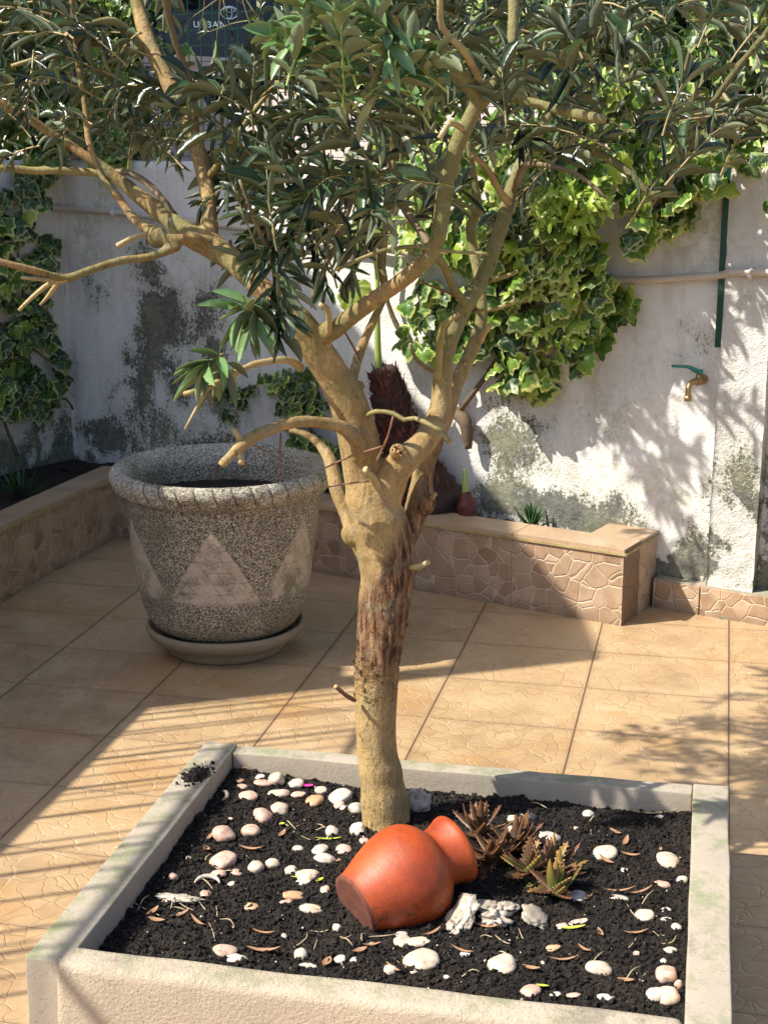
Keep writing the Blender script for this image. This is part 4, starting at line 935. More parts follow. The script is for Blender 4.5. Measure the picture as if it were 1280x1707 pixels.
# left wall ivy
LN_ = WU                                                  # left wall faces +WU
def onleft(x, y, off=.0):
    r = ray(x, y); t = (LC + WU * off - C0).dot(WU) / r.dot(WU); return C0 + r * t
ivl = empty('ivy_plant', tuple(onleft(60, 760, .05))); tagit(ivl, 'shaded ivy curtain on the side wall at the far left', 'ivy')
ps = []
polyL = [(-60,250),(100,260),(85,340),(70,360),(100,430),(75,450),(100,560),(118,600),(110,650),(60,690),(-60,690)]
while len(ps) < 330:
    x, y = rng.uniform(-60, 125), rng.uniform(250, 700)
    if in_poly(x, y, polyL) and noise.noise(Vector((x / 45, y / 45, 2.3))) < .12:
        p = onleft(x, y, rng.uniform(.01, .13)); ps.append(p)
FL = unit(WU * .8 - WN * .5 + V(0, 0, .4))
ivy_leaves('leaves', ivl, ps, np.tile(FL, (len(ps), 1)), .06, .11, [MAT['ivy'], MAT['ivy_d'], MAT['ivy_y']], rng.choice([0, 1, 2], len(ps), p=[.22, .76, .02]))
b = MB()
for L in ([(0,700,.03),(20,600,.05),(40,500,.06),(30,400,.08),(50,300,.08)],[(30,760,.05),(10,710,.04),(-10,650,.05)],[(60,690,.04),(90,670,.05),(110,665,.06),(122,682,.06)],[(0,540,.04),(40,570,.08),(80,600,.1)]):
    P = [onleft(x, y, o_) for x, y, o_ in L]; b.tube(*smooth_path(P, np.linspace(.009, .004, len(P)), .03), 7, wob=.3)
b.obj('ivy_stem', MAT['vine'], ivl)
ivq = empty('ivy_plant', tuple(W(SL - .1, WD + .1, 1.45))); tagit(ivq, 'tall ivy climbing the wire fence at the upper left', 'ivy')
ps = [W(rng.uniform(SL - 1.2, SL + .42), WD + rng.uniform(-.1, .3), 1.45 + rng.random() * .95) for _ in range(1500)]
ivy_leaves('leaves', ivq, ps, np.tile(FN, (len(ps), 1)), .06, .10, [MAT['ivy'], MAT['ivy_d'], MAT['ivy_y']], rng.choice([0, 1, 2], len(ps), p=[.45, .45, .1]))

# ================================================================== WALL FITTINGS
# water pipe
pts = [onleft(-30, 335, .03), onleft(40, 338, .03), W(SL + .03, WD - .03, wsz(115, 347)[1])]
for px, py in ((200, 354), (450, 385), (650, 415), (925, 462), (1050, 466), (1200, 458)): q = wsz(px, py); pts.append(W(q[0], WD - .028, q[1]))
q = wsz(1290, 452); pts.append(W(q[0], WD - .05, q[1])); pts.append(W(q[0] + 1.2, WD - .05, q[1] + .02))
pp = empty('water_pipe', tuple(pts[3])); tagit(pp, 'pale painted water pipe running along the white wall', 'pipe')
P, r = smooth_path(pts, [.0125] * len(pts), .04); b = MB(); b.tube(P, r, 12); b.obj('pipe_tube', MAT['pipe'], pp)
for px, py in ((1256, 456), (950, 463), (200, 354)):
    q = wsz(px, py); c = W(q[0], WD - .04, q[1]); b = MB(); vv, ff = tube([c - WU * .008, c + WU * .008], .0165, 12); b.add(vv, ff); b.tube([c, c + WN * .05], .005, 6); b.tube([c + V(0, 0, .014), c + V(0, 0, .026)], .006, 6)
    b.obj('pipe_clip', MAT['rail'], pp)
# tap
tp = onwall(1172, 632, WD)
tr_ = empty('garden_tap', tuple(tp)); tagit(tr_, 'small brass garden tap with teal lever on the white wall', 'tap')
b = MB(); n0 = -WN
b.tube([tp - n0 * .02, tp + n0 * .012], .016, 14); b.tube([tp, tp + n0 * .035], .010, 12); b.tube([tp + n0 * .03, tp + n0 * .06], .014, 8)
bd = tp + n0 * .045; b.tube([bd - V(0, 0, .012), bd + V(0, 0, .022)], .011, 10); b.tube([bd + V(0, 0, .022), bd + V(0, 0, .030)], .007, 8)
P, r = smooth_path([tp + n0 * .05, tp + n0 * .08 - WU * .01, tp + n0 * .098 - WU * .015 - V(0, 0, .015), tp + n0 * .10 - WU * .015 - V(0, 0, .048)], [.011, .010, .009, .010], .006); b.tube(P, r, 12); b.tube([P[-1] + V(0, 0, .006), P[-1] - V(0, 0, .012)], .012, 12)
b.obj('tap_body', MAT['brass'], tr_)
b = MB(); hp = bd + V(0, 0, .030); P, r = smooth_path([hp, hp + V(0, 0, .006) - WU * .02, hp + V(0, 0, .014) - WU * .04, hp + V(0, 0, .012) - WU * .095], [.009, .008, .006, .0045], .008); b.tube(P, r, 8); b.tube([hp - V(0, 0, .004), hp + V(0, 0, .008)], .012, 10)
b.obj('tap_lever', MAT['tealp'], tr_)
# green post (angle iron) + wire fence
q0 = wsz(1200, 577); b = MB(); s0 = q0[0] - .008
b.box(W(s0, WD - .034, q0[1]), WU * .014, WN * .005, V(0, 0, 2.5 - q0[1]), 0); b.box(W(s0 + .0142, WD - .034, q0[1] + .001), WU * .006, WN * .035, V(0, 0, 2.498 - q0[1]))
o = b.obj('fence_post', MAT['greenp'], smooth=False); tagit(o, 'chipped dark green steel angle post fixed on the wall beside the pillar', 'post')
fr = empty('wire_fence', tuple(W(-1, WD + .12, 1.47))); tagit(fr, 'green wire mesh fence standing along the wall top', 'fence')
b = MB(); f0, f1 = SL - .1, 1.2
s = f0
while s < f1: b.box(W(s, WD + .1, 1.46), WU * .003, WN * .003, V(0, 0, .95)); s += .06
z = 1.5
while z < 2.4: b.box(W(f0, WD + .1035, z), WU * (f1 - f0), WN * .003, V(0, 0, .003)); z += .06
b.obj('wire_mesh', MAT['greenp'], fr, smooth=False)
for s in (f0, f0 + 1.3): b = MB(); b.box(W(s, WD + .11, 1.4), WU * .03, WN * .03, V(0, 0, 1.05)); b.obj('post', MAT['greenp'], fr, smooth=False)

# ================================================================== PLANTS IN THE RAISED BED
def onbed(x, y, n): return onwall(x, y, n)
ee = empty('elephant_ear_plant', tuple(W(-.95, .22, .2))); tagit(ee, 'tall shaggy dark red stemmed plant with one green shoot behind the tree', 'plant')
pts = [(735,872,66),(712,835,60),(690,790,50),(672,745,41),(660,700,36),(648,655,30),(636,615,22)]
P = [onbed(x, y, .215 - .02 * i) for i, (x, y, r) in enumerate(pts)]; rr = [r / 470 for x, y, r in pts]
P, r = smooth_path(P, rr, .015); v, f = tube(P, r, 20, True, .25); mesh('shaggy_stem', v, f, MAT['dark'], ee)
b = MB()
for i in range(620):
    k = random.randrange(2, len(P) - 1); a = random.uniform(0, 2 * math.pi); t_ = unit(P[min(k + 1, len(P) - 1)] - P[k - 1]); A = unit(np.cross(t_, V(0, 1, 0))); Bq = np.cross(t_, A)
    nr_ = A * math.cos(a) + Bq * math.sin(a); c = P[k] + nr_ * r[k] * .97; L = random.uniform(.02, .05); wd = random.uniform(.004, .013); tg = np.cross(t_, nr_)
    tip = c + t_ * L + nr_ * random.uniform(.002, .018) - V(0, 0, random.uniform(0, .01)); b.add([c - tg * wd, c + tg * wd, tip, c + nr_ * .004], [(0, 1, 2), (0, 2, 3), (1, 3, 2)])
b.obj('leaf_sheath', [MAT['redbulb']], ee, smooth=False)['kind'] = 'stuff'
P2 = [onbed(632, 640, .13), onbed(630, 590, .12), onbed(629, 540, .11), onbed(628, 450, .1), onbed(612, 400, .08)]; b = MB(); b.tube(*smooth_path(P2, [.018, .013, .011, .008, .006], .02), 10); b.obj('leaf_stalk', MAT['shoot'], ee)
def big_leaf(parent, c, nrm, upv, size):
    nrm = unit(nrm); yv = unit(upv - nrm * upv.dot(nrm)); xv = np.cross(yv, nrm); v = [c]; n = 40; rings = 6; rim = []
    for j in range(1, rings + 1):
        for i in range(n):
            a = 2 * math.pi * i / n; R0 = size * (1 - .35 * abs(math.sin(a / 2)) ** 12 * 1.6) * (.9 + .12 * math.cos(a)); rr_ = R0 * j / rings
            v.append(c + xv * rr_ * math.sin(a) * .95 + yv * -rr_ * math.cos(a) + nrm * (-.35 * rr_ * rr_ / size + .010 * math.sin(a * 11) * j / rings))
    f = [(0, 1 + i, 1 + (i + 1) % n) for i in range(n)]
    for j in range(rings - 1):
        for i in range(n): a = 1 + j * n; f.append((a + i, a + n + i, a + n + (i + 1) % n, a + (i + 1) % n))
    k = len(v); v2 = [np.array(q) - nrm * .0012 for q in v]; f2 = [tuple(x + k for x in q[::-1]) for q in f]
    mesh('leaf_blade', v + v2, f + f2, MAT['big_leaf'], parent, attrs={'var': [.3 + .5 * ((i * 7) % 10) / 10 for i in range(2 * k)]})
big_leaf(ee, onbed(588, 478, .08), V(-.5, -.75, .45), V(.2, 0, 1), .085)
big_leaf(ee, onbed(600, 375, .06), V(-.3, -.6, .75), V(-.3, 0, 1), .09)
e2 = empty('elephant_ear_plant', tuple(onbed(778, 855, .16))); tagit(e2, 'small dark red bulb with a short green shoot beside the shaggy stem', 'plant')
P, r = smooth_path([onbed(781, 868, .15), onbed(779, 848, .15), onbed(777, 830, .15), onbed(775, 820, .15)], [.030, .036, .026, .014], .008); v, f = tube(P, r, 16, True, .25); mesh('bulb', v, f, MAT['redbulb'], e2)
b = MB(); b.tube(*smooth_path([onbed(776, 832, .15), onbed(775, 805, .15), onbed(774, 781, .15)], [.013, .011, .007], .01), 10); b.obj('shoot', MAT['shoot'], e2)

def aloe_leaf(b, base, d, L, wd, up, curve=.3, m=0, var=0.0):
    d = unit(d); x = unit(np.cross(d, up)); z = np.cross(x, d); n = 7; v = []; att = []
    for i in range(n + 1):
        t = i / n; c = base + d * L * t + z * curve * L * t * t; w_ = wd * (1 - t) ** .75 * (1 - .15 * (1 - t)); th = w_ * .38 + .0006
        for (sx, sz) in ((-1, .45), (0, -.1), (1, .45), (.6, -.7), (0, -1.1), (-.6, -.7)): v.append(c + x * sx * w_ + z * sz * th); att.append(t)
    f = []
    for i in range(n):
        for k in range(6): a = i * 6; f.append((a + k, a + (k + 1) % 6, a + 6 + (k + 1) % 6, a + 6 + k))
    f.append(tuple(range(n * 6, n * 6 + 6)))
    b.v_ = getattr(b, 'v_', []); o_ = len(b.v); b.add(v, f, m, att); b.v_ += [var] * len(v)
    for i in range(1, n):
        for sg in (0, 2):
            p = np.array(b.v[o_ + i * 6 + sg]); e = x * (1 if sg == 2 else -1); s_ = wd * .22
            b.add([p - d * s_ * .5, p + d * s_ * .5, p + e * s_ + d * s_ * .4], [(0, 1, 2)], m, [.9] * 3); b.v_ += [var] * 3
def aloe(px, py, n, L, tilt, lean, mats, label, wd=.0135, gfrac=.0, base=None, spread=(0, 2 * math.pi)):
    c = onsoil(px, py) if base is None else base; b = MB()
    for i in range(n):
        t = (i + .5) / n; az = i * 2.399 if spread[1] > 6 else random.uniform(*spread); az += random.gauss(0, .4); el = R(0 + 52 * t) + random.gauss(0, .36)
        d = V(math.cos(az) * math.cos(el), math.sin(az) * math.cos(el), math.sin(el)) + lean; l_ = L * random.uniform(.75, 1.1) * (1 - .25 * t)
        aloe_leaf(b, c + V(0, 0, .008 + .02 * t) + d * .004, d, l_ * .98, wd * 1.35 * random.uniform(.8, 1.15), V(0, 0, 1), random.uniform(.0, .45), 1 if random.random() < gfrac else 0, random.random())
    o = mesh('aloe_plant', b.v, b.f, mats, None, True, {'var': b.v_, 'rim': b.a}, b.m, origin=c); tagit(o, label, 'succulent', None); return o
MB_ = [MAT['aloe_b'], MAT['aloe_g']]
aloe(800, 1402, 18, .090, 0, V(-.05, .1, .1), MB_, 'brown spiky aloe right by the mouth of the clay jar, upright leaves')
aloe(818, 1440, 17, .080, 0, V(-.1, -.3, -.05), MB_, 'dark brown drooping aloe below the jar mouth, leftmost low rosette')
aloe(858, 1428, 20, .085, 0, V(.1, .1, .05), MB_, 'reddish brown aloe rosette in the middle of the clump')
aloe(880, 1464, 20, .082, 0, V(.1, -.2, -.05), MB_, 'bronze aloe rosette with a few green leaves, low in the middle', gfrac=.3)
aloe(915, 1470, 18, .088, 0, V(.3, .15, .0), MB_, 'olive brown aloe rosette spreading towards the right rim', gfrac=.4)
aloe(925, 1497, 18, .085, 0, V(.4, -.15, -.1), MB_, 'green and orange aloe rosette leaning right, frontmost of the clump', wd=.0145, gfrac=.75)
for (x, y, n, l_, lab) in ((886, 868, 20, .10, 'dark green spiky aloe in the raised bed near the planter end'), (30, 820, 18, .13, 'dark green fern like plant in the left raised bed')):
    bp = onwall(x, y, .22) if x > 500 else V(*atz(32, 830, .215))
    bp[2] = .215; aloe(0, 0, n, l_, 0, V(0, 0, .35), [MAT['aloe_dk'], MAT['aloe_g']], lab, wd=.010, gfrac=0, base=bp)

# ================================================================== PEBBLES, SHELLS, LITTER
import bmesh
def ico(sub=3):
    bm = bmesh.new(); bmesh.ops.create_icosphere(bm, subdivisions=sub, radius=1); v = np.array([q.co[:] for q in bm.verts]); f = [tuple(q.index for q in p.verts) for p in bm.faces]; bm.free(); return v, f
IV3, IF3 = ico(3)
PEB = [ # x, y, w, h, kind, size adjective comes from w
 (461,1297,28,34,'A'),(494,1305,27,20,'W'),(439,1305,32,13,'P'),(404,1311,18,10,'P'),(413,1327,34,20,'P'),(464,1322,40,15,'A'),(467,1345,30,30,'A'),(439,1356,34,34,'P'),(496,1324,28,12,'P'),(535,1315,20,15,'A'),
 (524,1333,32,22,'O'),(568,1325,40,28,'W'),(565,1341,20,17,'P'),(575,1347,16,15,'W'),(593,1346,26,26,'W'),(596,1380,28,28,'W'),(554,1384,24,28,'W'),(373,1387,40,36,'P'),(419,1382,32,24,'P'),(372,1431,44,38,'P'),(427,1443,27,32,'A'),(455,1437,24,26,'A'),
 (395,1454,20,11,'P'),(365,1456,28,13,'P'),(534,1415,26,20,'W'),(573,1415,28,17,'P'),(542,1430,36,17,'W'),(497,1414,20,11,'W'),(486,1450,22,17,'A'),(513,1457,42,20,'A'),(343,1490,20,13,'P'),(491,1492,42,15,'O'),(477,1504,22,8,'P'),(520,1514,40,16,'A'),
 (418,1511,28,13,'O'),(543,1483,18,20,'A'),(505,1470,28,11,'W'),(290,1461,16,18,'P'),(376,1583,42,20,'P'),(392,1595,44,14,'W'),(502,1590,22,30,'A'),(567,1598,20,15,'W'),(513,1610,32,10,'W'),(562,1546,15,24,'W'),(385,1366,9,10,'P'),(400,1302,16,8,'O'),(433,1295,20,10,'W'),
 (784,1364,32,17,'P'),(854,1364,18,14,'A'),(863,1382,36,22,'A'),(916,1394,36,18,'W'),(980,1356,20,12,'W'),(886,1360,20,14,'K'),(1007,1420,42,32,'A'),(1113,1431,38,32,'A'),(1136,1463,18,18,'W'),(1104,1474,28,12,'P'),(1074,1525,34,22,'A'),
 (1109,1517,17,9,'W'),(1127,1545,18,13,'W'),(1110,1533,19,8,'W'),(1031,1497,34,9,'W'),(1117,1583,26,11,'W'),(702,1598,60,36,'A'),(836,1605,48,33,'A'),(998,1612,43,25,'A'),(671,1568,32,22,'A'),(693,1570,52,18,'A'),(669,1557,22,11,'G'),(884,1649,34,20,'P'),
 (921,1580,26,11,'O'),(1110,1620,38,36,'P'),(1094,1655,34,28,'W'),(1112,1656,40,34,'A'),(1129,1640,13,36,'P'),(925,1658,20,9,'W'),(955,1660,24,8,'P'),(1010,1662,30,12,'W'),(963,1537,34,10,'A'),(937,1544,24,11,'P'),(960,1493,32,20,'G'),(775,1590,20,10,'W'),
 (650,1615,22,18,'A'),(1105,1602,11,8,'W'),(608,1402,18,16,'P'),(960,1381,11,7,'P'),(1098,1362,14,8,'G'),(315,1431,11,7,'W'),(387,1473,16,8,'A'),(590,1600,14,9,'W'),(690,1620,15,8,'A'),(745,1630,12,8,'W'),(905,1605,9,7,'W'),(1060,1590,12,7,'P'),(1040,1450,12,8,'W'),(620,1575,12,8,'A'),(475,1560,12,7,'W'),
]
CN = {'A': 'cream', 'W': 'white', 'P': 'pinkish', 'O': 'peach brown', 'G': 'grey', 'K': 'black'}
LM = [('the clay jar', 640, 1460, 120, 75), ('the tree trunk', 625, 1375, 40, 30), ('the aloe clump', 890, 1450, 90, 70), ('the left rim', 300, 1480, 60, 150), ('the front rim', 700, 1640, 600, 25), ('the back rim', 800, 1320, 500, 20), ('the right rim', 1145, 1500, 25, 200), ('the pink petal', 512, 1315, 20, 15), ('the oyster shells', 820, 1540, 60, 20)]
def where(x, y):
    if x < 620 and y > 1530: base = 'by the front rim, left of the jar' if y > 1570 else 'just left of the jar foot'
    elif x < 410: base = 'near the left rim'
    elif y < 1350 and x < 620: base = 'in the back left cluster'
    elif x < 480: base = 'in the left middle of the soil'
    elif x < 620: base = 'between the left cluster and the jar'
    elif x < 760 and y > 1540: base = 'in front of the fallen jar'
    elif y < 1400 and x > 740: base = 'behind the aloe clump'
    elif y > 1570 and x > 1060: base = 'in the front right corner'
    elif x > 1060: base = 'near the right rim'
    elif y > 1570: base = 'by the front rim, right of the jar'
    elif x > 940: base = 'right of the aloe clump'
    else: base = 'below the aloe clump'
    return base
def uniq(items):
    """items: list of dict(base,x,y). appends a left-to-right order where several share the words"""
    from collections import defaultdict
    g_ = defaultdict(list)
    for it in items: g_[it['base']].append(it)
    words = ['leftmost', 'second from left', 'third from left', 'fourth from left', 'fifth from left', 'sixth from left', 'seventh from left', 'eighth from left', 'ninth from left', 'tenth from left', 'eleventh from left', 'twelfth from left', 'thirteenth from left', 'fourteenth from left', 'fifteenth from left']
    num = ['', '', 'two', 'three', 'four', 'five', 'six', 'seven', 'eight', 'nine', 'ten', 'eleven', 'twelve', 'thirteen', 'fourteen', 'fifteen', 'sixteen']
    for k, L in g_.items():
        if len(L) == 1: L[0]['label'] = k; continue
        L.sort(key=lambda q: q['x'])
        for i, it in enumerate(L): it['label'] = k + ', ' + ('rightmost' if i == len(L) - 1 else words[i]) + ' of ' + num[len(L)]
items = []
for (x, y, w_, h_, k) in PEB:
    sz_ = 'big' if w_ > 37 else ('small' if w_ < 23 else ('tiny' if w_ < 13 else 'mid sized')); sz_ = 'tiny' if w_ < 13 else sz_
    sh = 'flat ' if h_ < .5 * w_ else ('upright ' if h_ > w_ else '')
    items.append(dict(base=f'{sz_} {sh}{CN[k]} pebble {where(x, y)}', x=x, y=y, w=w_, h=h_, k=k))
uniq(items)
for i, it in enumerate(items):
    w_, h_ = it['w'], it['h']; c = onsoil(it['x'], it['y'] + h_ * .22); ppm = FPX / (c[1] * .969 + 1.45 * .2465)
    a = w_ / 2 / ppm; hh = h_ / ppm; t_ = max(.0035, .36 * hh); b_ = max(.45 * a, min(1.1 * a, .82 * hh)); ang = random.uniform(-.35, .35)
    nf = Vector((random.random() * 50, 3, i)); vv = IV3.copy(); mod = np.array([1 + .22 * noise.noise(Vector(q) * 1.1 + nf) + .05 * noise.noise(Vector(q) * 2.6 + nf) for q in vv])
    vv = vv * mod[:, None]; vv = np.sign(vv) * np.abs(vv) ** .93 * V(a, b_, t_); ca, sa = math.cos(ang), math.sin(ang); tl = random.uniform(-.2, .2)
    vv = np.stack([vv[:, 0] * ca - vv[:, 1] * sa, vv[:, 0] * sa + vv[:, 1] * ca, vv[:, 2] + vv[:, 0] * tl], 1)
    o = mesh('pebble', vv + c + V(0, 0, t_ * .18 + .002), IF3, MAT['peb' + it['k']], origin=c); tagit(o, it['label'], 'pebble', 'pebbles scattered on the planter soil')
# rough stones and shells
def lump(name, x, y, sx, sy, sz, mat, amp, freq, label, cat, rz=0, tilt=0, lift=.4, rib=0):
    c = onsoil(x, y); v, f = ico(4); out = []
    for q in v:
        n_ = 1 + amp * (noise.noise(Vector(q) * freq + Vector((x, y, 0))) + .5 * noise.noise(Vector(q) * freq * 2.7))
        if rib: n_ += .05 * math.sin(rib * math.sqrt((q[0] + 1) ** 2 + q[1] ** 2))
        p = Vector((q[0] * sx * n_, q[1] * sy * n_, q[2] * sz * n_)); p.rotate(Matrix.Rotation(tilt, 3, 'Y')); p.rotate(Matrix.Rotation(rz, 3, 'Z')); out.append(np.array(p) + c + V(0, 0, sz * lift))
    o = mesh(name, out, f, mat, origin=c); tagit(o, label, cat); return o
MAT['rock'] = m_pebble('white_rock', (.45, .40, .32), (.52, .46, .38), (.22, .19, .13))
lump('rough_stone', 697, 1352, .026, .022, .034, MAT['rock'], .5, 1.8, 'rough white stone tucked behind the tree trunk', 'stone', lift=.5)
lump('seashell', 768, 1540, .042, .028, .008, MAT['shell'], .45, 2.2, 'long rugged oyster shell leaning against the jar', 'seashell', rz=.7, tilt=-.75, lift=2.4, rib=22)
lump('seashell', 824, 1542, .026, .022, .017, MAT['shell'], .8, 2.8, 'knobbly crusted white shell between two flatter shells', 'seashell', lift=.8)
lump('seashell', 806, 1516, .030, .018, .006, MAT['shell'], .35, 2.2, 'flat pale shell lying behind the knobbly shell', 'seashell', rz=.1, lift=1.5, rib=20)
lump('seashell', 845, 1520, .022, .014, .010, MAT['shell'], .4, 2.0, 'small rounded shell piece under the aloe leaves', 'seashell', lift=1)
lump('seashell', 890, 1538, .028, .025, .007, MAT['shell'], .3, 1.6, 'fan shaped ridged shell below the aloe clump', 'seashell', rz=-.6, tilt=.5, lift=2, rib=26)
lump('seashell', 298, 1502, .042, .013, .005, MAT['rock'], .5, 2.2, 'long greenish oyster shell lying near the left rim', 'seashell', rz=-.2, lift=1.5, rib=20)
def arc_shell(x, y, r, a0, a1, label):
    c = onsoil(x, y); P = [c + V(r * math.cos(a), r * math.sin(a), .006 + .006 * math.sin(a)) for a in np.linspace(a0, a1, 9)]; b = MB(); b.tube(*smooth_path(P, [.001, .003, .0045, .005, .005, .005, .0045, .003, .001], .004), 8); o = b.obj('seashell', MAT['shell'], origin=c); tagit(o, label, 'seashell')
arc_shell(370, 1330, .012, -1.5, 1.6, 'curved white shell fragment near the back left corner'); arc_shell(345, 1480, .026, .2, 2.9, 'thin arched white shell edge beside the left rim')
# litter leaves and twigs
def litter(x, y, L, wd, ang, mat, name, curl=.3):
    c = onsoil(x, y); c[2] += .006; ppm = 880; l_ = L / ppm; w_ = wd / ppm; d = V(math.cos(ang), math.sin(ang) , random.uniform(-.05, .18)); d = unit(d); x_ = unit(np.cross(d, V(0, 0, 1))); z = np.cross(x_, d); v = []
    for i in range(7):
        t = i / 6; wv = w_ * (math.sin(math.pi * min(.97, t * .94 + .03)) ** .8); cc = c + d * (t - .5) * l_ + z * curl * l_ * (t - .5) ** 2 * 1.2
        v += [cc - x_ * wv + z * wv * .5, cc, cc + x_ * wv + z * wv * .5]
    f = []
    for i in range(6):
        for k in range(2): f.append((i * 3 + k, i * 3 + k + 1, i * 3 + k + 4, i * 3 + k + 3))
    k = len(v); v2 = [q - z * .0007 for q in v]; f2 = [tuple(a + k for a in q[::-1]) for q in f]
    return mesh(name, v + v2, f + f2, mat, origin=c)
fixed = [(955,1552,42,4,-.1,'lime','fallen_leaf','yellow green fallen leaf below the aloe clump'),(547,1403,50,3,.05,'lime','fallen_leaf','slim green fallen leaf lying left of the trunk'),(904,1648,22,3,-.5,'lime','fallen_leaf','small bright green leaf tip at the front rim'),(533,1472,20,4,.9,'lime','fallen_leaf','short green leaf touching a pebble left of the jar'),
 (497,1467,26,2.5,0,'lime','fallen_leaf','thin green leaf sliver across the pebbles left of the jar'),(470,1378,12,4,.3,'lime','fallen_leaf','tiny green leaf scrap in the left middle soil'),(512,1315,30,6,.2,'petal','petal','bright magenta petal among the back left pebbles'),(1090,1360,90,3,-.15,'straw','fallen_leaf','long narrow straw leaf lying by the back right rim')]
for (x, y, L, wd, an, mt, nm, lab) in fixed: o = litter(x, y, L, wd, an, MAT[mt], nm); tagit(o, lab, 'petal' if nm == 'petal' else 'leaf')
LIT = [(420,1420,52,4,-.4),(1025,1392,30,5,2.2),(1042,1408,36,5,1.2),(1050,1430,34,4,-.3),(1010,1440,40,5,-1.0),(886,1620,32,5,-.6),(940,1604,46,3,.0),(974,1588,32,3,-1.0),(1030,1490,60,3,-.15),(1065,1492,50,3,.3),(1042,1640,26,5,-.2),(470,1395,30,5,1.2),(560,1440,20,3,.2),(300,1530,40,4,.7),
 (262,1540,34,6,-.5),(330,1542,44,3,-.9),(255,1525,30,5,1.0),(440,1590,56,5,-.2),(545,1610,26,7,1.2),(600,1590,24,6,.4),(655,1620,34,4,-.9),(690,1612,44,4,.4),(620,1580,30,3,.1),(345,1420,26,5,-1.1),(350,1400,22,4,1.2),(440,1560,40,3,-.3),(405,1285,30,3,.0),(470,1285,24,4,-.3),(860,1375,36,3,.1),(1100,1420,20,3,1.4),(770,1590,40,3,-.5),(812,1550,46,3,-.4),(980,1500,36,4,1.0),(1060,1560,40,3,-.1),(1000,1560,24,4,1.8),(720,1560,36,3,.6)]
its = [dict(base='dry brown leaf ' + where(x, y), x=x, y=y, a=(L, wd, an)) for (x, y, L, wd, an) in LIT]; uniq(its)
for it in its: o = litter(it['x'], it['y'], *it['a'], MAT['dryleaf'], 'dry_leaf', .5); tagit(o, it['label'], 'leaf', 'dry leaves littering the planter soil')
TW = []
zones = [(240,420,1500,1560,12),(480,760,1555,1620,12),(400,560,1370,1420,5),(980,1130,1480,1660,9),(800,1000,1340,1420,5),(720,900,1560,1640,5),(320,380,1400,1480,4)]
for (x0, x1, y0, y1, n) in zones:
    for _ in range(n): TW.append((random.uniform(x0, x1), random.uniform(y0, y1), random.uniform(18, 55), random.uniform(0, math.pi)))
its = [dict(base='thin dry twig ' + where(x, y), x=x, y=y, L=L, an=an) for x, y, L, an in TW]; uniq(its)
for it in its:
    c = onsoil(it['x'], it['y']); c[2] += .006; l_ = it['L'] / 880; d = V(math.cos(it['an']), math.sin(it['an']), random.uniform(-.1, .25)); k = rng.normal(size=3) * .12 * l_
    P, r = smooth_path([c - d * l_ / 2, c + k, c + d * l_ / 2], [.0011, .0013, .0006], .006); v, f = tube(P, r, 5); o = mesh('twig', v, f, MAT['straw'], origin=c); tagit(o, it['label'], 'twig', 'dry twigs on the planter soil')

# ================================================================== BEYOND THE WALL
# low pink boundary wall with pillars
bw = empty('boundary_wall', tuple(W(-3.2, 1.9, 1.15))); tagit(bw, 'low pinkish rendered wall with pillars beyond the wire fence', 'wall')
b = MB(); b.box(W(-7, 2.0, 1.3), WU * 9, WN * .12, V(0, 0, .45)); b.obj('wall_panel', MAT['pink'], bw, smooth=False)
for s in (-4.3, -3.55, -2.75, -1.9):
    b = MB(); b.box(W(s, 1.95, 1.15), WU * .22, WN * .22, V(0, 0, .78)); b.box(W(s - .02, 1.93, 1.93), WU * .26, WN * .26, V(0, 0, .05)); b.obj('pillar', MAT['pink'], bw, smooth=False)
b = MB()
for k in range(5): b.box(W(-4.08 + k * .1, 1.9, 1.2), WU * .09, WN * .02, V(0, 0, .75))
b.obj('board_panel', MAT['board'], bw, smooth=False)
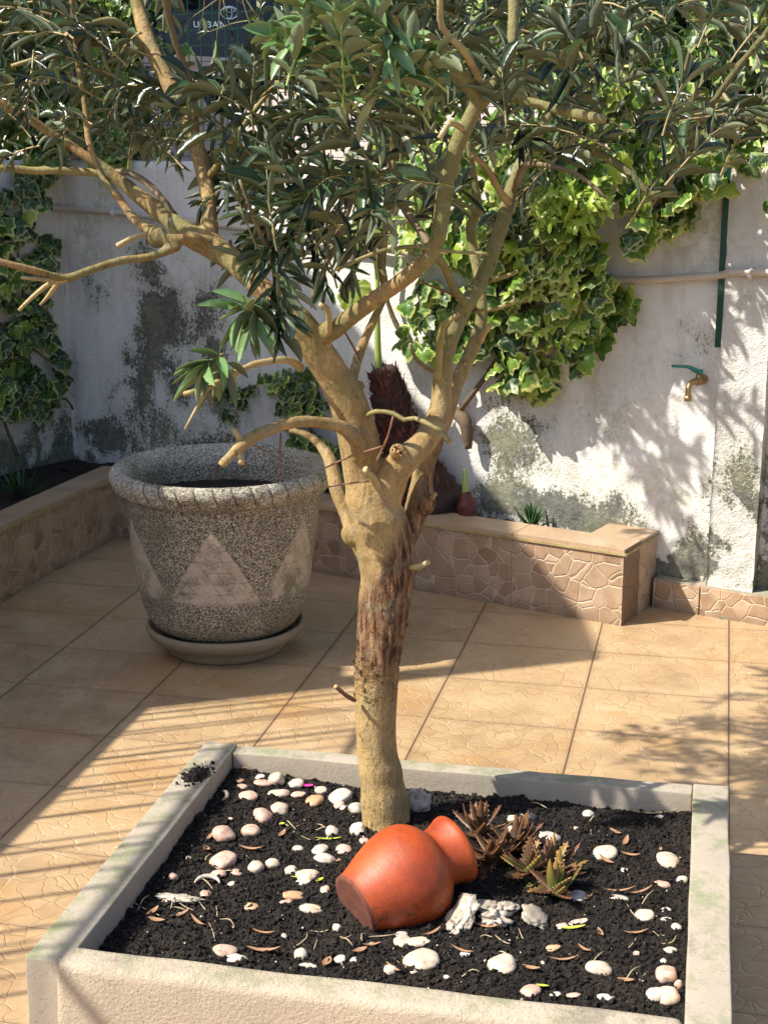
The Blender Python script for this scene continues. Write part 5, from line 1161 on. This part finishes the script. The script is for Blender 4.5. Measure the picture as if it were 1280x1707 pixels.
# parked dark car, rear towards us
def car():
    cw = 1.78; rt = empty('parked_car', (0, 0, 0)); tagit(rt, 'black car parked beyond the fence, badge and lettering on its tailgate', 'car')
    prof = [(0, .32), (-.04, .55), (-.02, .95), (.10, 1.08), (.38, 1.52), (.6, 1.56), (2.0, 1.55), (2.7, 1.12), (3.9, .98), (4.15, .7), (4.12, .32)]
    v = []; nx = 9
    for i in range(nx):
        x = -1 + 2 * i / (nx - 1)
        for (y, z) in prof:
            tuck = .14 * max(0, (z - 1.0) / .55); v.append((x * cw / 2 * (1 - tuck), y + .10 * x * x * (1 if y < 1 else -1) * (.6), z))
    n = len(prof); f = [(i * n + k, (i + 1) * n + k, (i + 1) * n + (k + 1) % n, i * n + (k + 1) % n) for i in range(nx - 1) for k in range(n)]; f.append(tuple(range(n))); f.append(tuple((nx - 1) * n + k for k in range(n - 1, -1, -1)))
    mesh('body', v, f, MAT['carblack'], rt, smooth=False)
    b = MB(); b.add([(-.66, .15, 1.12), (.66, .15, 1.12), (.58, .36, 1.47), (-.58, .36, 1.47)], [(0, 1, 2, 3)]); o_ = b.obj('rear_window', MAT['glass'], rt, smooth=False)
    md_ = 0
    for p_ in o_.data.vertices: p_.co.y -= .03
    for x in (-.86, .66):
        for y in (.75, 3.35):
            b = MB(); vv, ff = tube([V(x, y, .33), V(x + .2, y, .33)], .33, 24); b.add(vv, ff); wh = b.obj('wheel', MAT['rubber'], rt)
            b = MB(); vv, ff = tube([V(x - .01, y, .33), V(x + .21, y, .33)], .19, 16); b.add(vv, ff); b.obj('rim', MAT['chrome'], wh, origin=(0, 0, 0))
    for x in (-.85, .62): b = MB(); b.box((x, -.045, .82), (.23, 0, 0), (0, .1, 0), (0, 0, .16)); b.obj('tail_light', MAT['lamp'], rt, smooth=False)
    b = MB(); b.box((-.26, -.075, .56), (.52, 0, 0), (0, .03, 0), (0, 0, .11)); b.obj('number_plate', MAT['plate'], rt, smooth=False)
    b = MB(); b.box((-.86, -.09, .34), (1.72, 0, 0), (0, .1, 0), (0, 0, .17)); b.obj('bumper', MAT['carblack'], rt, smooth=False)
    em = empty('emblem', (0, 0, 0)); 
    def ell(cx, cz, rx, rz, t):
        P = [V(cx + rx * math.cos(a), -.045, cz + rz * math.sin(a)) for a in np.linspace(0, 2 * math.pi, 33)]; b.tube(P, [t] * len(P), 6)
    bpy.data.objects.remove(em)
    b = MB(); ell(.14, .93, .052, .036, .0045); ell(.14, .93, .017, .034, .004); ell(.14, .946, .035, .014, .004); b.obj('emblem', MAT['chrome'], rt)
    cu = bpy.data.curves.new('t', 'FONT'); cu.body = 'URBAN'; cu.size = .052; cu.extrude = .002; cu.space_character = 1.25; cu.align_x = 'CENTER'; to = bpy.data.objects.new('t', cu); COL.objects.link(to); bpy.context.view_layer.update()
    me_ = bpy.data.meshes.new_from_object(to.evaluated_get(bpy.context.evaluated_depsgraph_get())); bpy.data.objects.remove(to); me_.materials.clear(); me_.materials.append(MAT['chrome'])
    lo = link('lettering', me_, rt); lo.rotation_euler = (R(90), 0, 0); lo.location = (.02, -.045, .845)
    return rt
cr_ = car(); pc = aty(350, 30, 9.6); cr_.location = (pc[0] - .02, 9.6, 1.362); cr_.rotation_euler.z = R(4)
cs = (pc[2] - 1.15) / .9; print('car scale', cs, pc)
# shrubs beyond the fence
SV = np.array([(0, 0, 0), (-.5, .35, .05), (-.42, .75, 0), (0, 1, -.12), (.42, .75, 0), (.5, .35, .05), (0, .5, -.06)]); SF = np.array([(0, 6, 1), (1, 6, 2), (2, 6, 3), (3, 6, 4), (4, 6, 5), (5, 6, 0)])
def shrub(c, rad, n, label, lo=.06, hi=.12):
    c = np.array(c, float); rt = empty('shrub', tuple(V(c[0], c[1], 1.15))); tagit(rt, label, 'shrub', 'shrubs beyond the fence'); rad = np.array(rad)
    cl = rng.normal(size=(26, 3)); cl = cl / np.linalg.norm(cl, axis=1)[:, None] * rng.random((26, 1)) ** .4 * rad * .8
    k = rng.integers(0, 26, n); pos = c + cl[k] + rng.normal(size=(n, 3)) * rad * .17; d = (pos - c) / rad + rng.normal(size=(n, 3)) * .7; X, Y, Z = frames(d, rng.normal(size=(n, 3)) * .6 + V(0, 0, 1))
    sz = rng.uniform(lo, hi, n); v, f = inst(SV, SF, pos, X, Y, Z, np.stack([sz * .55, sz, sz], 1)); mesh('leaves', v, f, MAT['shrub'], rt, attrs={'var': np.repeat(rng.random(n), 7)})
    b = MB()
    for j in range(9): e = c + cl[j]; s_ = V(c[0] + .1 * j / 9, c[1], 1.15); b.tube(*smooth_path([s_, (s_ + e) / 2 + V(.05, 0, .1), e], [.03, .02, .008], .1), 6)
    b.obj('stems', MAT['vine'], rt)
shrub(aty(120, 30, 9.6) , (.9, .6, 1.2), 6500, 'dark leafy shrub beyond the fence at the upper left')
shrub(aty(700, 60, 8.6), (.85, .6, 1.0), 6500, 'dense dark shrub beyond the fence behind the tree crown')
shrub(aty(840, 90, 7.8), (.7, .5, .95), 6000, 'leafy shrub beyond the fence just right of the crown stems')
shrub(aty(1080, 60, 7.4), (.7, .5, 1.0), 6000, 'leafy shrub beyond the fence above the bright ivy', )
shrub(aty(1290, 80, 7.0), (.6, .5, 1.0), 5000, 'leafy shrub beyond the fence at the upper right corner')
# far houses closing the view
def house(s, n, w_, d_, h_, label, mat):
    rt = empty('house', tuple(W(s, n, 1.15))); tagit(rt, label, 'house')
    b = MB(); b.box(W(s, n, 1.15), WU * w_, WN * d_, V(0, 0, h_)); b.obj('wall', mat, rt, smooth=False)
    b = MB(); b.box(W(s - .3, n - .3, 1.152 + h_), WU * (w_ + .6), WN * (d_ + .6), V(0, 0, .2)); b.obj('roof', MAT['board'], rt, smooth=False)
    k = 1.0
    while k < w_ - 1.5:
        for z in (.9, 3.4):
            if z + 1.4 < h_:
                b = MB(); b.box(W(s + k, n - .03, 1.15 + z), WU * 1.0, WN * .06, V(0, 0, 1.3)); wi = b.obj('window', MAT['glass'], rt, smooth=False)
        k += 2.4
house(-16, 15, 13, 6, 6.5, 'pale rendered house across the street behind the fence', MAT['render'])
house(-2, 16, 12, 6, 6.0, 'second rendered house across the street, further right', MAT['pink'])
# neighbouring house left of the patio: its wall shades the back left of the patio
hs = empty('neighbour_house', (-2.3, 3.4, 0)); tagit(hs, 'plain rendered house wall rising left of the patio, shading it', 'house')
HX = -2.3; y0 = 3.52; top = 3.35
def hbox(ya, yb, za, zb, nm='wall'): b = MB(); b.box((HX - .14, ya, za), (.14, 0, 0), (0, yb - ya, 0), (0, 0, zb - za)); b.obj(nm, MAT['render'], hs, smooth=False)
hbox(y0, 8.5, 0, 2.45); hbox(y0, 8.5, 2.98, top); hbox(3.74, 8.5, 2.4502, 2.9798); hbox(y0, 3.57, 2.4502, 2.9798)  # slot left open, added to let a sun patch reach the pot rim
# low wall with a baluster railing along the left edge of the patio
tr2 = empty('terrace_wall', (-2.0, 1.0, 0)); tagit(tr2, 'low rendered wall with a slim baluster railing left of the patio', 'wall')
b = MB(); e0 = V(-2.05, 2.9, 0) - TA * 4.4; e1 = V(-2.05, 2.9, 0) + TA * .8; b.box(e0 - TB * .12, e1 - e0, TB * .12, V(0, 0, 1.36)); b.obj('wall', MAT['render'], tr2, smooth=False)
b = MB(); L = np.linalg.norm(e1 - e0); n = int(L / .055)
for i in range(n):
    if random.random() < .3: continue
    p = e0 + TA * (.02 + i * .055 + random.uniform(-.022, .022)) - TB * .06; b.box(p + V(0, 0, 1.36), TA * random.uniform(.003, .014), TB * .006, V(0, 0, .85))
b.box(e0 - TB * .075 + V(0, 0, 2.21), e1 - e0, TB * .02, V(0, 0, .015)); b.obj('railing', MAT['rail'], tr2, smooth=False)
print('objects', len(bpy.data.objects), 'faces', sum(len(m_.polygons) for m_ in bpy.data.meshes))
